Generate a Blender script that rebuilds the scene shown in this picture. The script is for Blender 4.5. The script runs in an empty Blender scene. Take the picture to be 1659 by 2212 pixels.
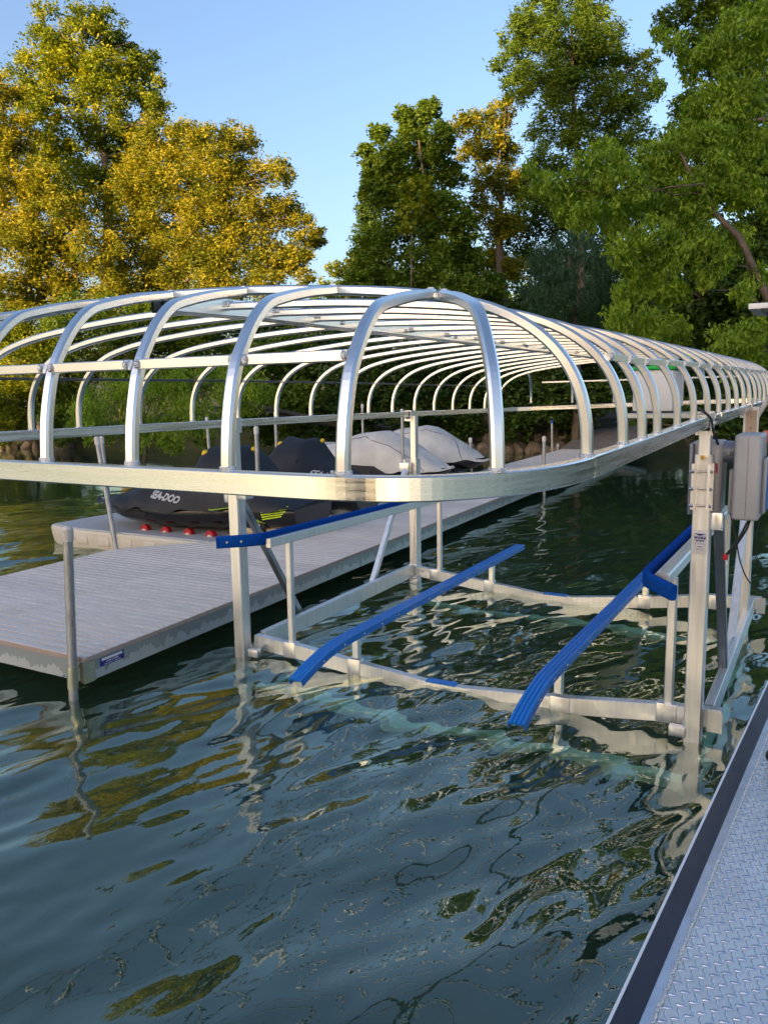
import bpy, math, random
import numpy as np
from mathutils import Vector, Matrix
from mathutils.bvhtree import BVHTree
R = math.radians
rng = np.random.default_rng(7); random.seed(7)
sc = bpy.context.scene
col = sc.collection

# ------------------------------------------------------------ camera
cam = bpy.data.cameras.new('camera'); cam_o = bpy.data.objects.new('camera', cam); col.objects.link(cam_o)
cam.sensor_width = 36; cam.sensor_fit = 'VERTICAL'; cam.sensor_height = 36
cam.lens = 1720 / 2212 * 36
cam.clip_start = .05; cam.clip_end = 2000
PT, YW, RL = R(8.44), R(-29.67), R(-.91)
fwd = Vector((math.sin(YW) * math.cos(PT), math.cos(YW) * math.cos(PT), -math.sin(PT)))
rt = Vector((math.cos(YW), -math.sin(YW), 0)); up = rt.cross(fwd)
r2 = rt * math.cos(RL) + up * math.sin(RL); u2 = -rt * math.sin(RL) + up * math.cos(RL)
M = Matrix((r2, u2, -fwd)).transposed().to_4x4(); M.translation = Vector((3.57, -4.175, 1.822))
cam_o.matrix_world = M
sc.camera = cam_o

# ------------------------------------------------------------ sky, sun, exposure
SUN_EL = R(8); SUN_AZ = math.atan2(-.094, -.996)          # the sun stands behind the camera
w = bpy.data.worlds.new('World'); sc.world = w; w.use_nodes = True
nt = w.node_tree; bg = nt.nodes['Background']
sky = nt.nodes.new('ShaderNodeTexSky'); sky.sky_type = 'NISHITA'; sky.sun_disc = False
sky.sun_elevation = SUN_EL; sky.sun_rotation = SUN_AZ; sky.air_density = 1.0; sky.dust_density = 3.5; sky.ozone_density = 2.2
tint = nt.nodes.new('ShaderNodeMix'); tint.data_type = 'RGBA'; tint.blend_type = 'MULTIPLY'; tint.inputs['Factor'].default_value = 1; tint.inputs['B'].default_value = (1, .93, .98, 1)
nt.links.new(sky.outputs[0], tint.inputs['A']); nt.links.new(tint.outputs['Result'], bg.inputs[0]); bg.inputs[1].default_value = .14
sun = bpy.data.lights.new('sun', 'SUN'); sun_o = bpy.data.objects.new('sun', sun); col.objects.link(sun_o)
sun.energy = 5; sun.angle = R(.5); sun.color = (1, .66, .28)
L = Vector((.094 * math.cos(SUN_EL), .996 * math.cos(SUN_EL), -math.sin(SUN_EL)))
sun_o.rotation_euler = L.to_track_quat('-Z', 'Y').to_euler(); sun_o.location = (0, -10, 30)
sc.view_settings.view_transform = 'Standard'; sc.view_settings.look = 'None'
sc.view_settings.exposure = 1.75; sc.view_settings.gamma = 1
sc.cycles.max_bounces = 8; sc.cycles.transparent_max_bounces = 12; sc.cycles.glossy_bounces = 4
sc.cycles.caustics_reflective = False

# ------------------------------------------------------------ materials
MATS = {}
def nodes(name):
    m = bpy.data.materials.new(name); m.use_nodes = True; MATS[name] = m
    return m, m.node_tree, m.node_tree.nodes['Principled BSDF']
def ramp(n, stops):
    r = n.nodes.new('ShaderNodeValToRGB'); e = r.color_ramp.elements
    while len(e) < len(stops): e.new(.5)
    for q, (p, c) in zip(e, stops): q.position = p; q.color = (*c, 1) if len(c) == 3 else c
    return r
def noise(n, scale, detail=4, rough=.6, vec=None, mapscale=None, out='Object'):
    t = n.nodes.new('ShaderNodeTexNoise'); t.inputs['Scale'].default_value = scale
    t.inputs['Detail'].default_value = detail; t.inputs['Roughness'].default_value = rough
    tc = n.nodes.new('ShaderNodeTexCoord'); src = tc.outputs[out]
    if mapscale:
        mp = n.nodes.new('ShaderNodeMapping'); mp.inputs['Scale'].default_value = mapscale
        n.links.new(src, mp.inputs[0]); src = mp.outputs[0]
    n.links.new(src, t.inputs['Vector'])
    return t
def simple(name, c, rough=.5, metal=0, c2=None, ns=20, bump=0, bs=80, mapscale=None, rough2=None, spec=None, coat=0):
    m, n, b = nodes(name)
    b.inputs['Roughness'].default_value = rough; b.inputs['Metallic'].default_value = metal
    b.inputs['Base Color'].default_value = (*c, 1)
    if spec is not None: b.inputs['Specular IOR Level'].default_value = spec
    if coat: b.inputs['Coat Weight'].default_value = coat
    if c2 or rough2:
        t = noise(n, ns, 5, .65, mapscale=mapscale)
        if c2:
            r = ramp(n, [(.3, c), (.7, c2)]); n.links.new(t.outputs[0], r.inputs[0]); n.links.new(r.outputs[0], b.inputs['Base Color'])
        if rough2:
            r = ramp(n, [(.3, (rough,) * 3), (.7, (rough2,) * 3)]); n.links.new(t.outputs[0], r.inputs[0]); n.links.new(r.outputs[0], b.inputs['Roughness'])
    if bump:
        t = noise(n, bs, 4, .6, mapscale=mapscale); bp = n.nodes.new('ShaderNodeBump'); bp.inputs['Strength'].default_value = bump
        bp.inputs['Distance'].default_value = .01
        n.links.new(t.outputs[0], bp.inputs['Height']); n.links.new(bp.outputs[0], b.inputs['Normal'])
    return m
ALU = simple('aluminium', (.82, .82, .8), .3, 1, c2=(.88, .88, .86), ns=3)
def streak(name, c, c2, rough=.35, metal=.9, sc_=(40, 40, 2)):
    m, n, b = nodes(name); b.inputs['Metallic'].default_value = metal; b.inputs['Roughness'].default_value = rough
    t = noise(n, 1, 4, .6, mapscale=sc_); r = ramp(n, [(.3, c), (.7, c2)]); n.links.new(t.outputs[0], r.inputs[0]); n.links.new(r.outputs[0], b.inputs['Base Color'])
    rr = ramp(n, [(.35, (rough,) * 3), (.7, (rough + .18,) * 3)]); n.links.new(t.outputs[0], rr.inputs[0]); n.links.new(rr.outputs[0], b.inputs['Roughness'])
    bp = n.nodes.new('ShaderNodeBump'); bp.inputs['Strength'].default_value = .03; bp.inputs['Distance'].default_value = .002
    n.links.new(t.outputs[0], bp.inputs['Height']); n.links.new(bp.outputs[0], b.inputs['Normal'])
    return m
POST = streak('post aluminium', (.68, .68, .66), (.84, .84, .82), .32, .85)
RAIL = streak('rail aluminium', (.8, .8, .78), (.87, .87, .85), .2, 1, (1.5, 1.5, 60))
GALV = simple('galvanised steel', (.3, .31, .31), .45, .6, c2=(.5, .5, .49), ns=30, mapscale=(1, 1, .3), bump=.2, bs=60)
WELD = simple('weld bead', (.7, .7, .7), .25, .9, bump=.9, bs=120)
ZINC = simple('zinc bracket', (.55, .5, .3), .35, .8, c2=(.4, .42, .38), ns=18)
BOLT = simple('bolt steel', (.6, .58, .52), .25, 1)
DARKM = simple('dark hollow', (.02, .02, .02), .6)
BLUEP = simple('blue vinyl', (.01, .16, .55), .38, c2=(.014, .2, .62), ns=12, bump=.1, bs=200)
FELT = simple('blue felt', (.003, .06, .32), .95, c2=(.005, .09, .45), ns=35, bump=.7, bs=300, spec=.1)
CAPW = simple('pole cap', (.55, .5, .45), .7, c2=(.75, .72, .68), ns=60)
CAPB = simple('blue pole cap', (.01, .06, .35), .5)
GREY = simple('grey plastic', (.36, .37, .38), .38, c2=(.41, .42, .43), ns=5, bump=.08, bs=400)
GREYB = simple('blue grey plastic', (.2, .23, .3), .3)
BLUEL = simple('blue label', (.01, .12, .5), .4)
WHITE = simple('white plastic', (.85, .85, .83), .45)
GREEN = simple('green plastic', (.005, .48, .06), .4)
RUB = simple('black rubber', (.012, .012, .014), .6)
RED = simple('red plastic', (.42, .008, .015), .5)
SALM = simple('salmon plastic', (.55, .13, .07), .6, c2=(.62, .17, .1), ns=30)
NAVY = simple('navy print', (.02, .02, .22), .5)
TAN = simple('tan board edge', (.42, .32, .26), .7, c2=(.5, .4, .33), ns=10)
FLOAT = simple('cream float plastic', (.6, .55, .43), .5, c2=(.68, .63, .52), ns=6, bump=.3, bs=25)
FLOATT = simple('float tread', (.42, .42, .42), .6, c2=(.52, .52, .52), ns=8, bump=.8, bs=40)
HULL = simple('black hull', (.008, .008, .01), .18, c2=(.012, .012, .014), ns=4)
COVB = simple('black cover fabric', (.009, .01, .013), .65, c2=(.017, .019, .025), ns=5, bump=.7, bs=9)
COVG = simple('grey cover fabric', (.5, .48, .44), .85, c2=(.64, .62, .57), ns=3, bump=.9, bs=5)
YEL = simple('yellow mesh', (.75, .5, .01), .6)
LIME = simple('lime graphic', (.55, .75, .02), .5)
PERI = simple('periwinkle graphic', (.2, .28, .7), .5)
LGREY = simple('pale print', (.3, .32, .36), .6)
WPRINT = simple('white print', (.8, .8, .8), .5)
BARK = simple('bark', (.07, .055, .04), .9, c2=(.17, .13, .1), ns=8, bump=.8, bs=18)
ROCK = simple('bank rock', (.07, .055, .04), .9, c2=(.25, .2, .15), ns=3, bump=.8, bs=8)
SOIL = simple('bank soil', (.025, .03, .012), .95, c2=(.05, .06, .02), ns=2, bump=.6, bs=5)
BED = simple('lake bed', (.03, .055, .045), .9, c2=(.05, .08, .06), ns=1.2)
ALGA = simple('algae covered metal', (.6, .88, .7), .8, c2=(.75, .95, .85), ns=12)
BLK = simple('black strip', (.016, .018, .028), .5, c2=(.028, .03, .045), ns=9, mapscale=(1, .15, 1), bump=.25, bs=60, rough2=.32)
PLATE = simple('tread plate', (.72, .68, .62), .34, .75, c2=(.95, .91, .84), ns=5, rough2=.5, bump=.1, bs=120)

# dock frame: aluminium with dried water marks along the lower half
m, n, b = nodes('dock frame metal'); DFR = m
b.inputs['Metallic'].default_value = .7; b.inputs['Roughness'].default_value = .42
t = noise(n, 1, 3, .7, mapscale=(8, 8, 3)); tc = n.nodes.new('ShaderNodeTexCoord'); sx = n.nodes.new('ShaderNodeSeparateXYZ')
n.links.new(tc.outputs['Object'], sx.inputs[0])
ma = n.nodes.new('ShaderNodeMath'); ma.operation = 'MULTIPLY_ADD'; ma.inputs[1].default_value = -.3; ma.inputs[2].default_value = .12
n.links.new(t.outputs[0], ma.inputs[0])
lt = n.nodes.new('ShaderNodeMath'); lt.operation = 'LESS_THAN'; n.links.new(sx.outputs[2], lt.inputs[0]); n.links.new(ma.outputs[0], lt.inputs[1])
mx = n.nodes.new('ShaderNodeMix'); mx.data_type = 'RGBA'; mx.inputs['A'].default_value = (.36, .38, .38, 1); mx.inputs['B'].default_value = (.56, .57, .56, 1)
n.links.new(lt.outputs[0], mx.inputs['Factor']); n.links.new(mx.outputs['Result'], b.inputs['Base Color'])

# dock boards
m, n, b = nodes('ribbed dock board'); DECK = m; b.inputs['Roughness'].default_value = .75
t = noise(n, 1, 5, .7, mapscale=(3, 30, 3)); r = ramp(n, [(.25, (.6, .53, .46)), (.75, (.82, .74, .66))])
n.links.new(t.outputs[0], r.inputs[0])
oi = n.nodes.new('ShaderNodeObjectInfo'); mp = n.nodes.new('ShaderNodeMapRange'); mp.inputs['To Min'].default_value = .9; mp.inputs['To Max'].default_value = 1.08
n.links.new(oi.outputs['Random'], mp.inputs[0]); vm = n.nodes.new('ShaderNodeVectorMath'); vm.operation = 'SCALE'
n.links.new(r.outputs[0], vm.inputs[0]); n.links.new(mp.outputs[0], vm.inputs['Scale']); n.links.new(vm.outputs[0], b.inputs['Base Color'])
bp = n.nodes.new('ShaderNodeBump'); bp.inputs['Strength'].default_value = .3; bp.inputs['Distance'].default_value = .003
n.links.new(t.outputs[0], bp.inputs['Height']); n.links.new(bp.outputs[0], b.inputs['Normal'])

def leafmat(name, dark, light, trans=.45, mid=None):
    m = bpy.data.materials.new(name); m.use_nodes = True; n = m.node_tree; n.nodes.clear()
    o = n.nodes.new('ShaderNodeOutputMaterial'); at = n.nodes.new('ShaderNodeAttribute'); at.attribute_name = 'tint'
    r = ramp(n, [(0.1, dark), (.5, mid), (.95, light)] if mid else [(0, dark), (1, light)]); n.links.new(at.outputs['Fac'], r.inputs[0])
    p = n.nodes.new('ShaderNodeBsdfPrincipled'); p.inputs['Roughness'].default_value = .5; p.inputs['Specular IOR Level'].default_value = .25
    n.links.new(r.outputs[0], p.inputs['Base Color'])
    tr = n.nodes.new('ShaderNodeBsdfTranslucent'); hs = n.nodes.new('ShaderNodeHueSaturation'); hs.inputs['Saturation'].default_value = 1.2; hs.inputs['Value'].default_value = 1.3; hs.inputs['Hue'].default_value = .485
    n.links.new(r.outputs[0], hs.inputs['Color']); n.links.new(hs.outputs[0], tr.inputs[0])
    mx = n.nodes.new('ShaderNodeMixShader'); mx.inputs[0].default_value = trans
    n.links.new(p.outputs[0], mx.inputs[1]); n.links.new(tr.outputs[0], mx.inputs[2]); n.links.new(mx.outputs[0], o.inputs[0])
    return m
LF = dict(
    olive=leafmat('olive leaves', (.04, .07, .008), (.42, .42, .03), .45, (.15, .21, .015)),
    gold=leafmat('golden leaves', (.05, .085, .008), (.44, .37, .035), .45, (.2, .22, .018)),
    green=leafmat('green leaves', (.035, .085, .012), (.19, .28, .035)),
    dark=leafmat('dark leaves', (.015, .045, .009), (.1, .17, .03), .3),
    bright=leafmat('bright leaves', (.07, .16, .015), (.36, .5, .06)),
    blue=leafmat('blue green leaves', (.02, .06, .03), (.09, .17, .09)),
    lime=leafmat('lime leaves', (.1, .15, .01), (.3, .33, .03)))

# ------------------------------------------------------------ mesh helpers
class MB:
    def __init__(s): s.v = []; s.f = []; s.sm = []
    def add(s, vs, fs, smooth=False):
        b = len(s.v); s.v += [tuple(v) for v in vs]; s.f += [tuple(i + b for i in f) for f in fs]; s.sm += [smooth] * len(fs); return s
    def box(s, x0, x1, y0, y1, z0, z1):
        return s.add([(x0, y0, z0), (x1, y0, z0), (x1, y1, z0), (x0, y1, z0), (x0, y0, z1), (x1, y0, z1), (x1, y1, z1), (x0, y1, z1)],
                     [(3, 2, 1, 0), (4, 5, 6, 7), (0, 1, 5, 4), (1, 2, 6, 5), (2, 3, 7, 6), (3, 0, 4, 7)])
    def sweep(s, pts, prof, upv=(0, 0, 1), smooth=False, caps=True):
        """profile (list of (a,b)) swept along pts; a along side, b along up"""
        P = [Vector(p) for p in pts]; n = len(P); k = len(prof); vs = []
        for i, p in enumerate(P):
            t = (P[min(i + 1, n - 1)] - P[max(i - 1, 0)]).normalized()
            U = Vector(upv); S = t.cross(U)
            if S.length < 1e-4: S = t.cross(Vector((0, 1, 0)))
            S.normalize(); U = S.cross(t).normalized()
            sc1 = 1.0
            if 0 < i < n - 1:
                a = (P[i] - P[i - 1]).normalized(); c = (a.dot(t)); sc1 = 1 / max(c, .6)
            for a_, b_ in prof: vs.append(p + S * a_ + U * b_)
        fs = []
        for i in range(n - 1):
            for j in range(k): fs.append((i * k + j, i * k + (j + 1) % k, (i + 1) * k + (j + 1) % k, (i + 1) * k + j))
        s.add(vs, fs, smooth)
        if caps: s.add([vs[j] for j in range(k)], [tuple(range(k))[::-1]]); s.add([vs[(n - 1) * k + j] for j in range(k)], [tuple(range(k))])
        return s
    def bar(s, a, b, wd, ht, upv=(0, 0, 1), ch=.12):
        return s.sweep([a, b], rprof(wd, ht, ch), upv)
    def tube(s, pts, r, k=10, smooth=True, upv=(0, 0, 1)):
        return s.sweep(pts, [(r * math.cos(2 * math.pi * i / k), r * math.sin(2 * math.pi * i / k)) for i in range(k)], upv, smooth)
    def taper(s, pts, rs, k=7):
        P = [Vector(p) for p in pts]; n = len(P); vs = []
        for i, p in enumerate(P):
            t = (P[min(i + 1, n - 1)] - P[max(i - 1, 0)]).normalized(); S = t.cross(Vector((.3, 1, .1))).normalized(); U = S.cross(t)
            for j in range(k):
                a = 2 * math.pi * j / k; vs.append(p + (S * math.cos(a) + U * math.sin(a)) * rs[i])
        return s.add(vs, [(i * k + j, i * k + (j + 1) % k, (i + 1) * k + (j + 1) % k, (i + 1) * k + j) for i in range(n - 1) for j in range(k)], True)
    def ell(s, c, r, nu=12, nv=8, zmin=-1):
        vs = []; c = Vector(c)
        for i in range(nv + 1):
            ph = math.pi * i / nv
            for j in range(nu):
                th = 2 * math.pi * j / nu; vs.append((c.x + r[0] * math.sin(ph) * math.cos(th), c.y + r[1] * math.sin(ph) * math.sin(th), c.z + r[2] * max(zmin, math.cos(ph))))
        return s.add(vs, [(i * nu + j, (i + 1) * nu + j, (i + 1) * nu + (j + 1) % nu, i * nu + (j + 1) % nu) for i in range(nv) for j in range(nu)], True)
    def rbox(s, x0, x1, y0, y1, z0, z1, r=.01, seg=3, axis='z'):
        """box whose four edges along axis, and both end rims, are rounded"""
        def loop(inset, lv):
            pts = []; rr = max(r - inset, 1e-4)
            lo = {'z': (x0, x1, y0, y1), 'x': (y0, y1, z0, z1), 'y': (z0, z1, x0, x1)}[axis]
            a0, a1, b0, b1 = lo; a0 += inset; a1 -= inset; b0 += inset; b1 -= inset
            for (cx, cy, st) in ((a1 - rr, b1 - rr, 0), (a0 + rr, b1 - rr, 90), (a0 + rr, b0 + rr, 180), (a1 - rr, b0 + rr, 270)):
                for q in range(seg + 1):
                    an = R(st + 90 * q / seg); a, b = cx + rr * math.cos(an), cy + rr * math.sin(an)
                    pts.append({'z': (a, b, lv), 'x': (lv, a, b), 'y': (b, lv, a)}[axis])
            return pts
        l0, l1 = {'z': (z0, z1), 'x': (x0, x1), 'y': (y0, y1)}[axis]; q = r * .6
        loops = [loop(q, l0), loop(q * .3, l0 + q * .3), loop(0, l0 + q), loop(0, l1 - q), loop(q * .3, l1 - q * .3), loop(q, l1)]
        k = len(loops[0]); vs = [v for l in loops for v in l]
        fs = [(i * k + j, i * k + (j + 1) % k, (i + 1) * k + (j + 1) % k, (i + 1) * k + j) for i in range(5) for j in range(k)]
        s.add(vs, fs, True); s.add(loops[0], [tuple(range(k))[::-1]]); s.add(loops[-1], [tuple(range(k))])
        return s
    def rot(s, ang, c=(0, 0)):
        ca, sa = math.cos(ang), math.sin(ang)
        s.v = [(c[0] + (x - c[0]) * ca - (y - c[1]) * sa, c[1] + (x - c[0]) * sa + (y - c[1]) * ca, z) for x, y, z in s.v]; return s
    def build(s, name, mat, parent=None, origin=None):
        me = bpy.data.meshes.new(name); o_ = Vector(origin) if origin is not None else (wloc(parent) if parent else Vector((0, 0, 0)))
        me.from_pydata([(x - o_.x, y - o_.y, z - o_.z) for x, y, z in s.v], [], s.f)
        me.polygons.foreach_set('use_smooth', s.sm); me.materials.append(mat); me.update()
        o = bpy.data.objects.new(name, me); col.objects.link(o)
        if parent: o.parent = parent
        else: o.location = o_
        return o
def wloc(o):
    v = Vector((0, 0, 0))
    while o: v += o.location; o = o.parent
    return v
def rprof(wd, ht, ch=.12):
    a, b = wd / 2, ht / 2; c = min(a, b) * ch * 2
    return [(-a + c, -b), (a - c, -b), (a, -b + c), (a, b - c), (a - c, b), (-a + c, b), (-a, b - c), (-a, -b + c)]
def tag(o, label=None, cat=None, group=None, kind=None):
    for k, v in (('label', label), ('category', cat), ('group', group), ('kind', kind)):
        if v: o[k] = v
    return o
def empty(name, loc, label=None, cat=None, group=None):
    o = bpy.data.objects.new(name, None); col.objects.link(o); o.location = loc; o.empty_display_size = .2
    return tag(o, label, cat, group)
def npmesh(name, V, F, mat, parent=None, smooth=False, tint=None):
    me = bpy.data.meshes.new(name); nv, nf = len(V), len(F)
    me.vertices.add(nv); me.vertices.foreach_set('co', np.asarray(V, np.float32).ravel())
    k = F.shape[1]; me.loops.add(nf * k); me.loops.foreach_set('vertex_index', F.astype(np.int32).ravel())
    me.polygons.add(nf); me.polygons.foreach_set('loop_start', np.arange(0, nf * k, k, dtype=np.int32))
    me.polygons.foreach_set('loop_total', np.full(nf, k, np.int32)) if False else None
    me.polygons.foreach_set('use_smooth', np.full(nf, smooth)); me.materials.append(mat)
    if tint is not None:
        a = me.attributes.new('tint', 'FLOAT', 'FACE'); a.data.foreach_set('value', tint.astype(np.float32))
    me.update(calc_edges=True); me.validate()
    o = bpy.data.objects.new(name, me); col.objects.link(o)
    if parent: o.parent = parent
    return o
def textmesh(body, size, font_shear=0, bold=0, extrude=.0008, spacing=1):
    c = bpy.data.curves.new('lettering', 'FONT'); c.body = body; c.size = size; c.shear = font_shear; c.offset = bold
    c.extrude = extrude; c.align_x = 'CENTER'; c.align_y = 'CENTER'; c.space_character = spacing; c.resolution_u = 3
    o = bpy.data.objects.new('tmp', c); me = bpy.data.meshes.new_from_object(o)
    vs = [v.co.copy() for v in me.vertices]; fs = [tuple(p.vertices) for p in me.polygons]
    bpy.data.objects.remove(o); bpy.data.curves.remove(c); bpy.data.meshes.remove(me)
    return vs, fs
def text_on(mb, body, size, origin, ux, uy, sx=1.0, **k):
    """flat lettering: origin centre, ux reading direction, uy up"""
    vs, fs = textmesh(body, size, **k); O, X, Y = Vector(origin), Vector(ux).normalized(), Vector(uy).normalized(); Z = X.cross(Y)
    mb.add([O + X * v.x * sx + Y * v.y + Z * v.z for v in vs], fs); return mb

# ------------------------------------------------------------ water, lake bed, terrain
SHORE = [(-90, 4), (-45, 11), (-24.5, 15.3), (-15, 16.8), (-9, 17.9), (-4, 18.8), (-.6, 20.6), (2, 18), (4.5, 14.6), (8, 10), (16, 4), (45, -6)]
def shore_dist(X, Y):
    d = np.full(X.shape, 1e9); sgn = np.zeros(X.shape)
    for (x0, y0), (x1, y1) in zip(SHORE[:-1], SHORE[1:]):
        dx, dy = x1 - x0, y1 - y0; t = np.clip(((X - x0) * dx + (Y - y0) * dy) / (dx * dx + dy * dy), 0, 1)
        qx, qy = X - x0 - t * dx, Y - y0 - t * dy; q = np.hypot(qx, qy); s_ = np.sign(dx * (Y - y0) - dy * (X - x0))
        up_ = q < d; d = np.where(up_, q, d); sgn = np.where(up_, s_, sgn)
    return d * sgn
def grid(xs, ys):
    X, Y = np.meshgrid(xs, ys); nx, ny = len(xs), len(ys); i = np.arange(nx * ny).reshape(ny, nx)
    F = np.stack([i[:-1, :-1], i[:-1, 1:], i[1:, 1:], i[1:, :-1]], -1).reshape(-1, 4)
    return X, Y, F
# ground: one sheet, lake bed below the water rising to the bank and far land
ax = np.concatenate([-np.geomspace(700, 41, 25), np.arange(-40, 30.1, .4), np.geomspace(31, 700, 25)])
ay = np.concatenate([-np.geomspace(700, 13, 25), np.arange(-12, 50.1, .4), np.geomspace(51, 900, 25)])
X, Y, F = grid(ax, ay); D = shore_dist(X, Y)
lump = .12 * np.sin(X * 1.7 + Y) * np.sin(Y * 1.3 - X * .6) + .08 * np.sin(X * 3.1) * np.sin(Y * 2.7)
Z = np.where(D > 0, np.minimum(D * .9, .7) + .05 * np.clip(D, 0, 60) + lump * np.clip(D, 0, 1), np.maximum(-1.7, D * .35 - .05))
g = npmesh('ground', np.stack([X, Y, Z], -1).reshape(-1, 3), F, SOIL, smooth=True); tag(g, kind='structure')

wx = np.concatenate([-np.geomspace(900, 9, 60), np.arange(-8.8, 7.0, .026), np.geomspace(7.6, 900, 50)])
wy = np.concatenate([-np.geomspace(900, 4.6, 50), np.arange(-4.3, 7, .026), np.geomspace(7.05, 60, 260), np.geomspace(62, 900, 20)])
X, Y, F = grid(wx, wy); Z = np.zeros_like(X)
wr = np.random.default_rng(11)
WIND = -.27
for i in range(90):
    lam = math.exp(wr.uniform(math.log(.11), math.log(1.3))); k = 2 * math.pi / lam
    th = WIND + wr.normal(0, .4) + (math.pi if wr.random() < .3 else 0)
    a = .0145 / k * (1.4 if lam > .4 else (1.25 if lam > .2 else 1.2))
    Z += a * np.sin(k * (math.cos(th) * X + math.sin(th) * Y) + wr.uniform(0, 6.28))
# calmer and rougher patches
patch = .75 + .35 * np.sin(X * .5 + 1.3 + .6 * np.sin(Y * .7)) * np.sin(Y * .45 + .4 * X)
fade = np.clip((X + 13) / 4, 0, 1) * np.clip((11 - X) / 3, 0, 1) * np.clip((14 - Y) / 6, .0, 1) * np.clip((Y + 7) / 2, 0, 1)
Z *= fade * patch * np.interp(Y, [1.5, 6], [1, .4])
wat = npmesh('water', np.stack([X, Y, Z], -1).reshape(-1, 3), F, None or bpy.data.materials.new('water'), smooth=True); tag(wat, kind='structure')
m = wat.data.materials[0]; m.use_nodes = True; n = m.node_tree; n.nodes.clear()
o = n.nodes.new('ShaderNodeOutputMaterial'); lw = n.nodes.new('ShaderNodeLayerWeight'); lw.inputs['Blend'].default_value = .5
pw = n.nodes.new('ShaderNodeMath'); pw.operation = 'POWER'; pw.inputs[1].default_value = 4.2; n.links.new(lw.outputs['Facing'], pw.inputs[0])
fr = n.nodes.new('ShaderNodeMath'); fr.operation = 'MULTIPLY_ADD'; fr.inputs[1].default_value = .85; fr.inputs[2].default_value = .14; n.links.new(pw.outputs[0], fr.inputs[0])
gl = n.nodes.new('ShaderNodeBsdfGlossy'); gl.inputs['Roughness'].default_value = .0; gl.inputs['Color'].default_value = (.9, .97, .86, 1)
rf = n.nodes.new('ShaderNodeBsdfRefraction'); rf.inputs['IOR'].default_value = 1.33; rf.inputs['Roughness'].default_value = .0; rf.inputs['Color'].default_value = (.8, .98, .88, 1)
df = n.nodes.new('ShaderNodeBsdfDiffuse'); df.inputs['Color'].default_value = (.09, .2, .12, 1)
m1 = n.nodes.new('ShaderNodeMixShader'); m1.inputs[0].default_value = .14; m2 = n.nodes.new('ShaderNodeMixShader')
t1 = noise(n, 1, 4, .6, mapscale=(6, 3.5, 6)); t2 = noise(n, 1, 3, .6, mapscale=(1.6, 1.6, 1.6))
ad = n.nodes.new('ShaderNodeMath'); ad.operation = 'MULTIPLY_ADD'; ad.inputs[1].default_value = .7
n.links.new(t2.outputs[0], ad.inputs[0]); n.links.new(t1.outputs[0], ad.inputs[2])
bp = n.nodes.new('ShaderNodeBump'); bp.inputs['Strength'].default_value = .07; bp.inputs['Distance'].default_value = .03
n.links.new(ad.outputs[0], bp.inputs['Height'])
for q in (lw, gl, rf): n.links.new(bp.outputs[0], q.inputs['Normal'])
n.links.new(fr.outputs[0], m2.inputs[0]); n.links.new(rf.outputs[0], m1.inputs[1]); n.links.new(df.outputs[0], m1.inputs[2])
n.links.new(m1.outputs[0], m2.inputs[1]); n.links.new(gl.outputs[0], m2.inputs[2]); n.links.new(m2.outputs[0], o.inputs[0])
# ------------------------------------------------------------ canopy frame over the lift
def lerp(a, b, t): return a + (b - a) * t
def rail_r(y):  # right rail: x, top z
    x = np.interp(y, [-2.3, -1.8, -1.2, -.3, 5], [3.05, 3.028, 3.01, 3.0, 2.985]); return float(x), float(np.interp(y, [-1.2, -.8, -.35, .5, 1.85, 4.9], [1.665, 1.674, 1.681, 1.688, 1.70, 1.72]))
def rail_l(y):
    return 0.0, float(np.interp(y, [-2.3, 0, 1.5, 3, 4.9], [1.668, 1.667, 1.66, 1.648, 1.63]))
canopy = empty('canopy_frame', (1.5, 1.2, 1.6), 'long arched bare aluminium canopy frame over the boat lift', 'canopy frame')
RH, RWD = .05, .036
rp = rprof(RWD, RH, .08)
near = [(.02, -2.27), (.03, -2.5), (.1, -2.7), (.24, -2.79), (.42, -2.815)] + [(x, -2.82 - .045 * (x - .5) / 2.1) for x in (.8, 1.2, 1.6, 2.0, 2.35)] + [(2.58, -2.865), (2.7, -2.862), (2.8, -2.845), (2.89, -2.8), (2.96, -2.72), (3.01, -2.62), (3.04, -2.5), (3.05, -2.38), (3.05, -2.27)]
def crs(P, n_=5):
    P = [Vector(p) for p in P]; f = []
    for i in range(len(P) - 1):
        p0, p1, p2, p3 = P[max(i - 1, 0)], P[i], P[i + 1], P[min(i + 2, len(P) - 1)]
        for t in np.linspace(0, 1, n_, endpoint=False): f.append(.5 * (2 * p1 + (p2 - p0) * t + (2 * p0 - 5 * p1 + 4 * p2 - p3) * t * t + (-p0 + 3 * p1 - 3 * p2 + p3) * t ** 3))
    return f + [P[-1]]
MB().sweep(crs([(x, y, 1.665 - RH / 2) for x, y in near]), rp, smooth=False).build('end_rail', RAIL, canopy)
MB().sweep([(rail_r(y)[0], y, rail_r(y)[1] - RH / 2) for y in np.linspace(-2.265, 2.3, 8)], rprof(RWD + .004, RH + .004, .08)).build('side_rail', RAIL, canopy)
MB().sweep([(rail_r(y)[0], y, rail_r(y)[1] - RH / 2) for y in np.linspace(2.304, 4.9, 5)], rprof(RWD, RH, .08)).build('side_rail', RAIL, canopy)
MB().sweep([(0, y, rail_l(y)[1] - RH / 2) for y in np.linspace(-2.265, 4.9, 12)], rprof(RWD, RH, .08)).build('side_rail', RAIL, canopy)
far = [(0, 4.905), (.02, 5.1), (.1, 5.27), (.25, 5.36), (.45, 5.4), (1.2, 5.42), (2.0, 5.42), (2.5, 5.4), (2.7, 5.36), (2.85, 5.27), (2.975, 5.1), (2.985, 4.905)]
MB().sweep([(x, y, lerp(1.63, 1.72, x / 2.93) - RH / 2) for x, y in far], rp).build('end_rail', RAIL, canopy)
PX = [0, .012, .045, .1, .2, .32, .43, .63, .95, 1.52]; PZ = [0, .1, .185, .27, .345, .393, .415, .44, .464, .487]
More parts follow.
